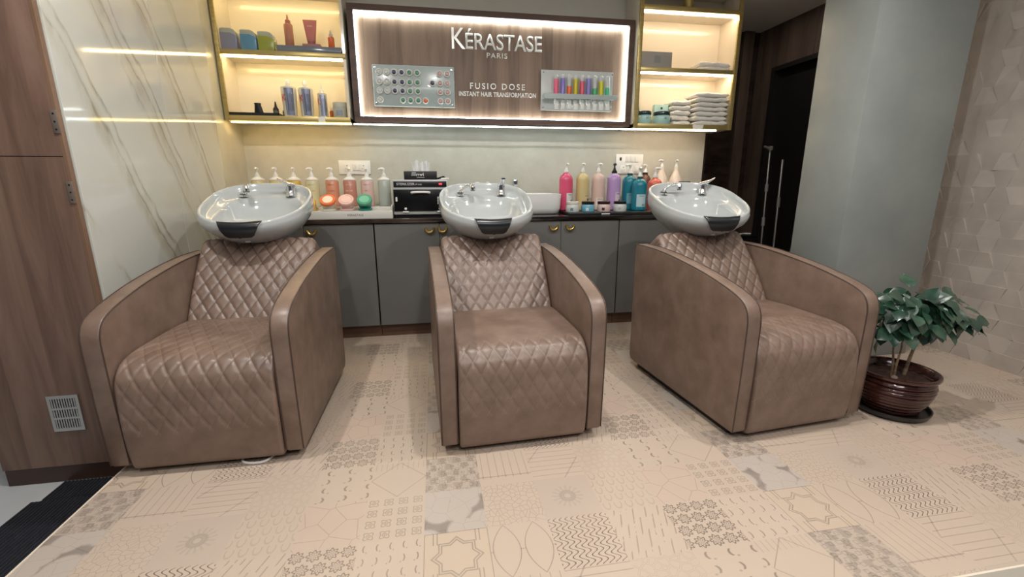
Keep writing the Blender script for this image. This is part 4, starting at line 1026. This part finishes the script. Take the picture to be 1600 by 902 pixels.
# ---------------------------------------------------------------- things in the right wall cabinet
t = empty('carton_box', 'grey carton box lying on the middle shelf of the right cabinet', 'box', (1.725, 3.53, ZM))
bm = B(); box(bm, -.125, .125, -.05, .07, 0, .118, .0015); finish('box', bm, mat('carton_grey', rgb(158, 156, 150), .5), t)
bm = B(); box(bm, -.02, .03, -.0508, -.05, .04, .09); finish('print', bm, mat('carton_print', rgb(140, 142, 144), .5), t)
M_towel = noisy('white_terry', rgb(232, 229, 220), rgb(244, 241, 234), (60, 60, 60), 3, .95, .5, bdist=.003)
def towel(name, loc, w_, d_, h_, label, group=None, seed=0, layers=2, slump=.0):
    """a folded cloth: rounded fold along the front, cut edges behind, slightly sagging"""
    rnd = random.Random(seed); bm = B(); lay = h_/layers
    for l in range(layers):
        z0 = l*lay; nx, npz = 14, 14; g = []
        ox, oy = rnd.uniform(-.004, .004), rnd.uniform(-.004, .004); ph = rnd.uniform(0, 6)
        for i in range(nx+1):
            x = -w_/2 + w_*i/nx; row = []
            ed = min(1, (min(i, nx-i)+.35)/1.2)
            for k in range(npz):
                a = 2*PI*k/npz
                yy = -d_/2 + .5*lay + (d_-lay)*(0 if cos(a) < 0 else 1) + .5*lay*cos(a)
                zz = z0 + lay/2 + lay*.49*sin(a)*ed + (.003*sin(x*34+ph)+.002*sin(x*71+ph*2))*(1 if sin(a) > 0 else .4)
                if slump: zz -= slump*(x/w_+.5)**2*(z0+lay)/h_
                row.append(bm.verts.new((x+ox, yy+oy+.002*sin(x*40+ph), max(zz, 0.0005))))
            g.append(row)
        for a, c in zip(g, g[1:]):
            for k in range(npz): bm.faces.new((a[k], a[(k+1) % npz], c[(k+1) % npz], c[k]))
        bm.faces.new(g[0]); bm.faces.new(g[-1])
    o = solo(name, bm, M_towel, loc, label, 'towel', group, rz=rnd.uniform(-.03, .03), ang=70)
    return o
towel('folded_towel', (2.215, 3.545, ZM), .26, .15, .068, 'single folded white towel lying alone on the middle shelf of the right cabinet', None, 3, 2, .012)
zz = ZB; names = ['lowest', 'second from the bottom', 'third from the bottom', 'fourth from the bottom', 'fifth from the bottom', 'topmost but one', 'topmost']
for k in range(7):
    h_ = (.032, .031, .032, .030, .032, .031, .034)[k]
    towel('folded_towel', (2.215 + (.006, -.004, .003, -.006, .008, -.003, 0)[k], 3.555, zz), .285, .18, h_, 'folded white towel, %s in the main stack under the cabinet light' % names[k], 'main stack of white towels', 10+k, 1)
    zz += h_+.004
zz = ZB
for k in range(5):
    h_ = (.036, .034, .036, .034, .036)[k]
    towel('folded_towel', (1.985 + (.004, -.006, .002, .0, -.004)[k], 3.59, zz), .155, .15, h_, 'folded white towel, %s in the narrow stack left of the main towels' % ['lowest', 'second from the bottom', 'middle', 'topmost but one', 'topmost'][k], 'narrow stack of white towels', 30+k, 1)
    zz += h_+.004
def teal_jar(x, y, w_, label):
    t = empty('hair_mask_jar', label, 'jar', (x, y, ZB), 0, 'pale teal jars with dark lids')
    bm = B(); lathe(bm, [(0, 0), (w_-.003, 0), (w_, .004), (w_, .055), (w_*.94, .064), (w_*.9, .068), (0, .068)], 28); finish('body', bm, mat('pale_teal', rgb(168, 206, 200), .3), t)
    bm = B(); lathe(bm, [(0, .0685), (w_*.96, .0685), (w_*.98, .071), (w_*.98, .092), (w_*.94, .096), (0, .096)], 28); finish('lid', bm, mat('dark_teal_lid', rgb(30, 54, 56), .25), t)
    bm = wrap(text_bm('M', -.006, .006, .036, .048, .0005, 0), w_+.0004); finish('print', bm, M_ink, t, smooth=False)
teal_jar(1.662, 3.505, .054, 'pale teal jar with dark lid next to the gold upright of the right cabinet')
teal_jar(1.812, 3.510, .066, 'larger pale teal jar with dark lid in front of the pale teal carton')
t = empty('teal_carton', 'pale teal carton standing behind the larger teal jar', 'carton', (1.845, 3.61, ZB))
bm = B(); box(bm, -.055, .062, -.02, .02, 0, .165, .001); finish('box', bm, mat('teal_card', rgb(178, 214, 206), .5), t)
bm = B(); box(bm, -.005, .012, -.0206, -.02, .130, .146); finish('print', bm, M_ink, t, smooth=False)
t = empty('teal_tube', 'dark teal pointed tube behind the jar at the gold upright', 'tube', (1.645, 3.60, ZB))
bm = B(); lathe(bm, [(0, 0), (.020, 0), (.020, .05), (.019, .10), (.012, .15), (.004, .182), (0, .186)], 18); finish('body', bm, mat('teal_tube_paint', rgb(40, 130, 128), .3), t)
bm = B(); lathe(bm, [(.0205, .0), (.0215, .0), (.0215, .03), (.0205, .03)], 18); finish('cap', bm, mat('teal_cap', rgb(28, 100, 100), .3), t)
t = empty('gold_box', 'small gold ornament on the top shelf of the right cabinet, its top cut off', 'ornament', (1.978, 3.53, 2.3625))
bm = B(); lathe(bm, [(0, 0), (.050, 0), (.050, .008), (.040, .016), (.037, .09), (.040, .10), (0, .10)], 24); finish('body', bm, M_gold, t)
bm = B(); lathe(bm, [(0, .1005), (.03, .1005), (.022, .12), (0, .126)], 20); finish('lid', bm, M_gold, t)

# ---------------------------------------------------------------- walnut wall: vent grille and hinge
t = empty('vent_grille', 'square metal vent grille with three rows of slots on the walnut wall', 'vent', (-1.580, YW-.0005, .138))
bm = B()
box(bm, -.058, -.046, -.006, 0, -.082, .082); box(bm, .046, .058, -.006, 0, -.082, .082)
for z0, z1 in ((-.082, -.068), (-.026, -.018), (.018, .026), (.068, .082)): box(bm, -.046, .046, -.006, 0, z0, z1)
for z0, z1 in ((-.068, -.026), (-.018, .018), (.026, .068)):
    for k in range(10): x = -.046 + .0092*k + .0046; box(bm, x-.0024, x+.0024, -.006, -.001, z0, z1)
finish('plate', bm, M_steel, t, smooth=False)
bm = B(); box(bm, -.05, .05, -.0009, -.0001, -.074, .074); finish('dark_duct', bm, M_black, t, smooth=False)
M_plate = mat('bronze_grey_plate', rgb(138, 124, 114), .35, .5)
for z, lb in ((1.313, 'small steel hinge plate at the edge of the walnut wall, the upper of two'), (1.055, 'small steel hinge plate at the edge of the walnut wall, the lower of two')):
    t = empty('hinge', lb, 'hinge', (-1.378, YW-.0015, z), 0, 'hinge plates on the walnut wall')
    bm = B(); box(bm, -.011, .011, -.003, 0, -.042, .042, .001); finish('plate', bm, M_plate, t)
    for q in (-.028, 0, .028):
        bm = B(); lathe(bm, [(0, 0), (.0035, 0), (.003, .0012), (0, .0012)], 10, M=Matrix.Translation((0, -.003, q)) @ Matrix.Rotation(PI/2, 4, 'X')); finish('screw', bm, M_black, t)

# ---------------------------------------------------------------- ribbed mats on the lower floor
M_mat = noisy('black_carpet_mat', rgb(20, 22, 28), rgb(34, 37, 46), (60, 20, 20), 3, .9)
def ribbed_mat(x0, x1, y0, y1, label):
    bm = B(); h = .008; box(bm, x0, x1, y0, y1, 0, h*.6, .001); n = int((x1-x0)/.014)
    for k in range(n):
        x = x0 + (k+.5)*(x1-x0)/n; box(bm, x-.0042, x+.0042, y0+.004, y1-.004, h*.55, h)
    return solo('floor_mat', bm, M_mat, (0, 0, ZL-.0015), label, 'mat', 'black ribbed mats', smooth=False)
ribbed_mat(-1.652, -1.250, 1.893, 2.018, 'short black ribbed mat against the walnut wall skirting')
ribbed_mat(-1.684, -1.250, .72, 1.890, 'long black ribbed mat along the edge of the printed floor')

# ---------------------------------------------------------------- potted plant
t = empty('potted_plant', 'green leafy plant in a ribbed dark brown pot beside the right washing chair', 'plant', (2.160, 1.655, 0))
bm = B(); lathe(bm, [(0, .002), (.12, .002), (.148, .008), (.158, .024), (.160, .034), (.154, .034), (.146, .016), (0, .012)], 40); finish('saucer', bm, mat('black_saucer', (.010, .009, .009), .3), t)
prof = [(0, .013), (.10, .013), (.108, .018)]
for k in range(9):
    z = .022 + k*.0175; q = (z-.02)/.16
    R_ = .112 + .047*sin(min(1, q*1.15)*PI/2) - .012*max(0, q-.75)/.25
    prof += [(R_-.004, z), (R_+.002, z+.004), (R_+.003, z+.0085), (R_+.001, z+.013)]
prof += [(.146, .186), (.150, .190), (.164, .196), (.168, .204), (.166, .212), (.158, .214), (.150, .208), (.144, .18), (.138, .17)]
bm = B(); lathe(bm, prof + [(0, .17)], 56); M_pot = noisy('glazed_brown_pot', rgb(46, 24, 22), rgb(84, 46, 40), (12, 12, 30), 4, .16, coat=.5, metal=.25); finish('pot', bm, M_pot, t, ang=60)
bm = B(); rnd = random.Random(11)
lathe(bm, [(0, .184), (.06, .183), (.11, .180), (.1435, .176), (.1435, .171), (0, .1705)], 32)
for k in range(60):
    a, r_ = rnd.uniform(0, 2*PI), .135*math.sqrt(rnd.random()); s_ = rnd.uniform(.005, .012)
    lathe(bm, [(0, -s_*.6), (s_, 0), (0, s_*.6)], 6, (r_*cos(a), r_*sin(a), .183))
finish('soil', bm, noisy('potting_soil', rgb(38, 22, 17), rgb(74, 46, 34), (40, 40, 40), 4, .9), t, smooth=False)
bm = B(); lathe(bm, [(0, -.008), (.014, 0), (.011, .008), (0, .012)], 8, (-.06, -.045, .19)); finish('pebble', bm, mat('pale_pebble', rgb(150, 132, 118), .7), t)
stems = [[(-.045, -.03, .17), (-.05, -.035, .26), (-.035, -.03, .34), (-.05, -.02, .44)], [(-.045, -.02, .17), (-.03, .0, .26), (-.03, .01, .33), (.0, .02, .46)], [(.035, -.01, .17), (.05, -.01, .26), (.075, -.005, .36), (.08, .0, .50)],
         [(.075, -.005, .36), (.14, -.02, .43), (.23, -.04, .45), (.33, -.06, .445)], [(.08, .0, .42), (.11, .03, .50), (.16, .03, .56)], [(-.05, -.02, .40), (-.08, -.03, .46), (-.09, -.02, .52)], [(.0, .02, .42), (.03, -.02, .50), (.02, -.03, .58)]]
bm = B()
for k, s_ in enumerate(stems):
    p = crom(s_, 6); tube(bm, p, [(.0085 if k in (2,) else .0055 if k < 2 else .004)*(1-.45*i/len(p)) for i in range(len(p))], 8)
finish('stem', bm, noisy('plant_bark', rgb(104, 84, 66), rgb(148, 124, 96), (20, 20, 60), 3, .7), t)
def leaf(bm, base, direction, up, L, W):
    d = direction.normalized(); sd = d.cross(up).normalized(); n = sd.cross(d)
    prof = [(0, .0), (.06, .16), (.18, .40), (.36, .52), (.55, .50), (.75, .33), (.90, .14), (1., .01)]
    nx = 4; g = []
    for q, hw in prof:
        row = []
        for i in range(-nx//2, nx//2+1):
            e = i/(nx/2); rip = .035*sin(q*19 + 1.5*e)*abs(e)
            p = base + d*(L*q) + sd*(W*hw*2*e*.5*(1+.03*sin(q*40))) + n*(L*(.10*abs(e)*hw*2*.6 - .22*q*q + rip*.7))
            row.append(bm.verts.new(p))
        g.append(row)
    for a, c in zip(g, g[1:]):
        for i in range(nx): bm.faces.new((a[i], a[i+1], c[i+1], c[i]))
bm = B(); rnd = random.Random(21)
def leaves(n, cen, rad, Lr):
    for _ in range(n):
        while True:
            v = Vector((rnd.uniform(-1, 1), rnd.uniform(-1, 1), rnd.uniform(-1, 1)))
            if .25 < v.length < 1: break
        p = Vector(cen) + Vector((v.x*rad[0], v.y*rad[1], v.z*rad[2]))
        d = Vector((v.x*.8, v.y*.8, v.z*.3 - rnd.uniform(.1, .9))) + Vector((rnd.uniform(-.4, .4),)*3)
        up = Vector((v.x*.9 + rnd.uniform(-.45, .45), v.y*.9 - .35 + rnd.uniform(-.4, .4), .75))
        L = rnd.uniform(*Lr); leaf(bm, p, d, up, L, L*rnd.uniform(.62, .82))
leaves(120, (-.02, -.01, .515), (.150, .13, .110), (.06, .092))
leaves(52, (.11, -.01, .500), (.14, .10, .095), (.065, .10))
leaves(34, (-.10, -.02, .46), (.085, .09, .09), (.055, .085))
leaves(18, (.235, -.035, .47), (.08, .06, .045), (.06, .085))
for b_, d_, L in (((.30, -.055, .445), (1, -.1, -.10), .105), ((.30, -.05, .45), (.9, .4, .05), .08), ((.27, -.05, .44), (.5, -.9, -.3), .085), ((.19, .0, .56), (1, 0, .10), .075), ((.13, .02, .56), (.4, -.6, .2), .06), ((-.08, -.02, .58), (-.4, -.2, .3), .05), ((.24, -.04, .43), (.1, -.3, -1), .08)):
    leaf(bm, Vector(b_), Vector(d_), Vector((.1, -.4, 1)), L, L*.55)
m, nt, b = new_mat('glossy_dark_leaf')
n = N(nt, 'TexNoise', Vector=coords(nt, (14, 14, 14)), Scale=1., Detail=2)
nt.links.new(ramp(nt, n.outputs[0], [(.3, rgb(26, 50, 40)), (.55, rgb(42, 74, 56)), (.75, rgb(66, 102, 80))]), b.inputs['Base Color']); b.inputs['Roughness'].default_value = .30; b.inputs['Specular IOR Level'].default_value = .9
tag(finish('foliage', bm, m, t, ang=80), kind='stuff')

# ---------------------------------------------------------------- things in the dark corridor
t = empty('squeegee', 'tall floor squeegee with a metal pole leaning upside down in the dark corridor', 'squeegee', (3.10, 3.86, 0))
bm = B(); tube(bm, [(0, -.06, .012), (0, .0, 1.392)], .009, 10); finish('pole', bm, M_steel, t)
bm = B(); tube(bm, [(0, -.032, .68), (0, -.0275, .76)], .015, 10); tube(bm, [(0, -.018, 1.0), (0, -.0145, 1.07)], .015, 10); finish('pole_grip', bm, mat('grey_grip', rgb(130, 128, 124), .5), t)
bm = B(); tube(bm, [(-.04, -.06, 1.378), (.02, .10, 1.415)], .012, 8); box(bm, -.015, .015, -.02, .02, 1.375, 1.412, .004); finish('head', bm, mat('grey_head', rgb(120, 116, 110), .5), t)
t = empty('mop_pole', 'slimmer metal mop pole leaning beside the tall squeegee', 'mop', (3.12, 3.71, 0))
bm = B(); tube(bm, [(-.02, -.07, .03), (0, .0, 1.285)], .010, 10); finish('pole', bm, M_steel, t)
bm = B(); tube(bm, [(-.004, -.024, .86), (-.002, -.018, .95)], .015, 10); finish('pole_grip', bm, mat('grey_grip2', rgb(130, 128, 124), .5), t)
bm = B(); box(bm, -.03, .0, -.10, -.03, 0, .03, .006); finish('mop_head', bm, M_black, t)
t = empty('broom', 'wooden broom stick leaning in the dark corridor behind the pillar', 'broom', (3.12, 3.50, 0))
bm = B(); tube(bm, [(-.03, .02, .04), (.10, -.03, 1.02)], .011, 10); finish('stick', bm, mat('broom_wood', rgb(128, 100, 76), .5), t)
bm = B(); box(bm, -.06, .0, -.10, .08, 0, .06, .008); finish('brush', bm, M_black, t)
t = empty('storage_crate', 'black plastic crate standing in the dark corridor right of the counter', 'crate', (2.80, 3.95, 0))
bm = B()
for a in ((-.19, .19, -.19, -.175), (-.19, .19, .175, .19), (-.19, -.175, -.175, .175), (.175, .19, -.175, .175)): box(bm, *a, .0, .58, .004)
box(bm, -.18, .18, -.18, .18, .002, .02); finish('body', bm, M_black, t)
bm = B(); box(bm, -.2, .2, -.2, .2, .581, .60, .006); finish('lid', bm, M_black, t)
t = empty('white_cable', 'white cable lying curled on the black crate', 'cable', (2.80, 3.95, .601))
bm = B(); tube(bm, crom([(-.16, -.08, .006), (-.08, -.12, .006), (-.02, -.08, .006), (.06, -.13, .006), (.12, -.10, .006), (.18, -.12, .006)], 6), .006, 8); finish('cable', bm, M_white, t)
t = empty('white_bucket', 'white object just showing over the arm of the right washing chair', 'bucket', (2.93, 3.30, 0))
bm = B(); lathe(bm, [(0, 0), (.10, 0), (.105, .01), (.12, .47), (.125, .475), (.125, .49), (.115, .49), (.10, .02), (0, .02)], 28); finish('body', bm, M_white, t)
bm = B(); tube(bm, [(.122*cos(PI*k/14), .122*sin(PI*k/14)*.25, .47-.1*sin(PI*k/14)) for k in range(15)], .003, 6); finish('handle', bm, M_steel, t)
t = empty('floor_cable', 'short loop of white cable on the floor under the left washing chair', 'cable', (-.78, 1.70, 0))
bm = B(); tube(bm, crom([(-.03, .08, .006), (-.015, .03, .006), (.03, .012, .006), (.075, .022, .006), (.10, .08, .006)], 6), .005, 8); finish('cable', bm, M_white, t)
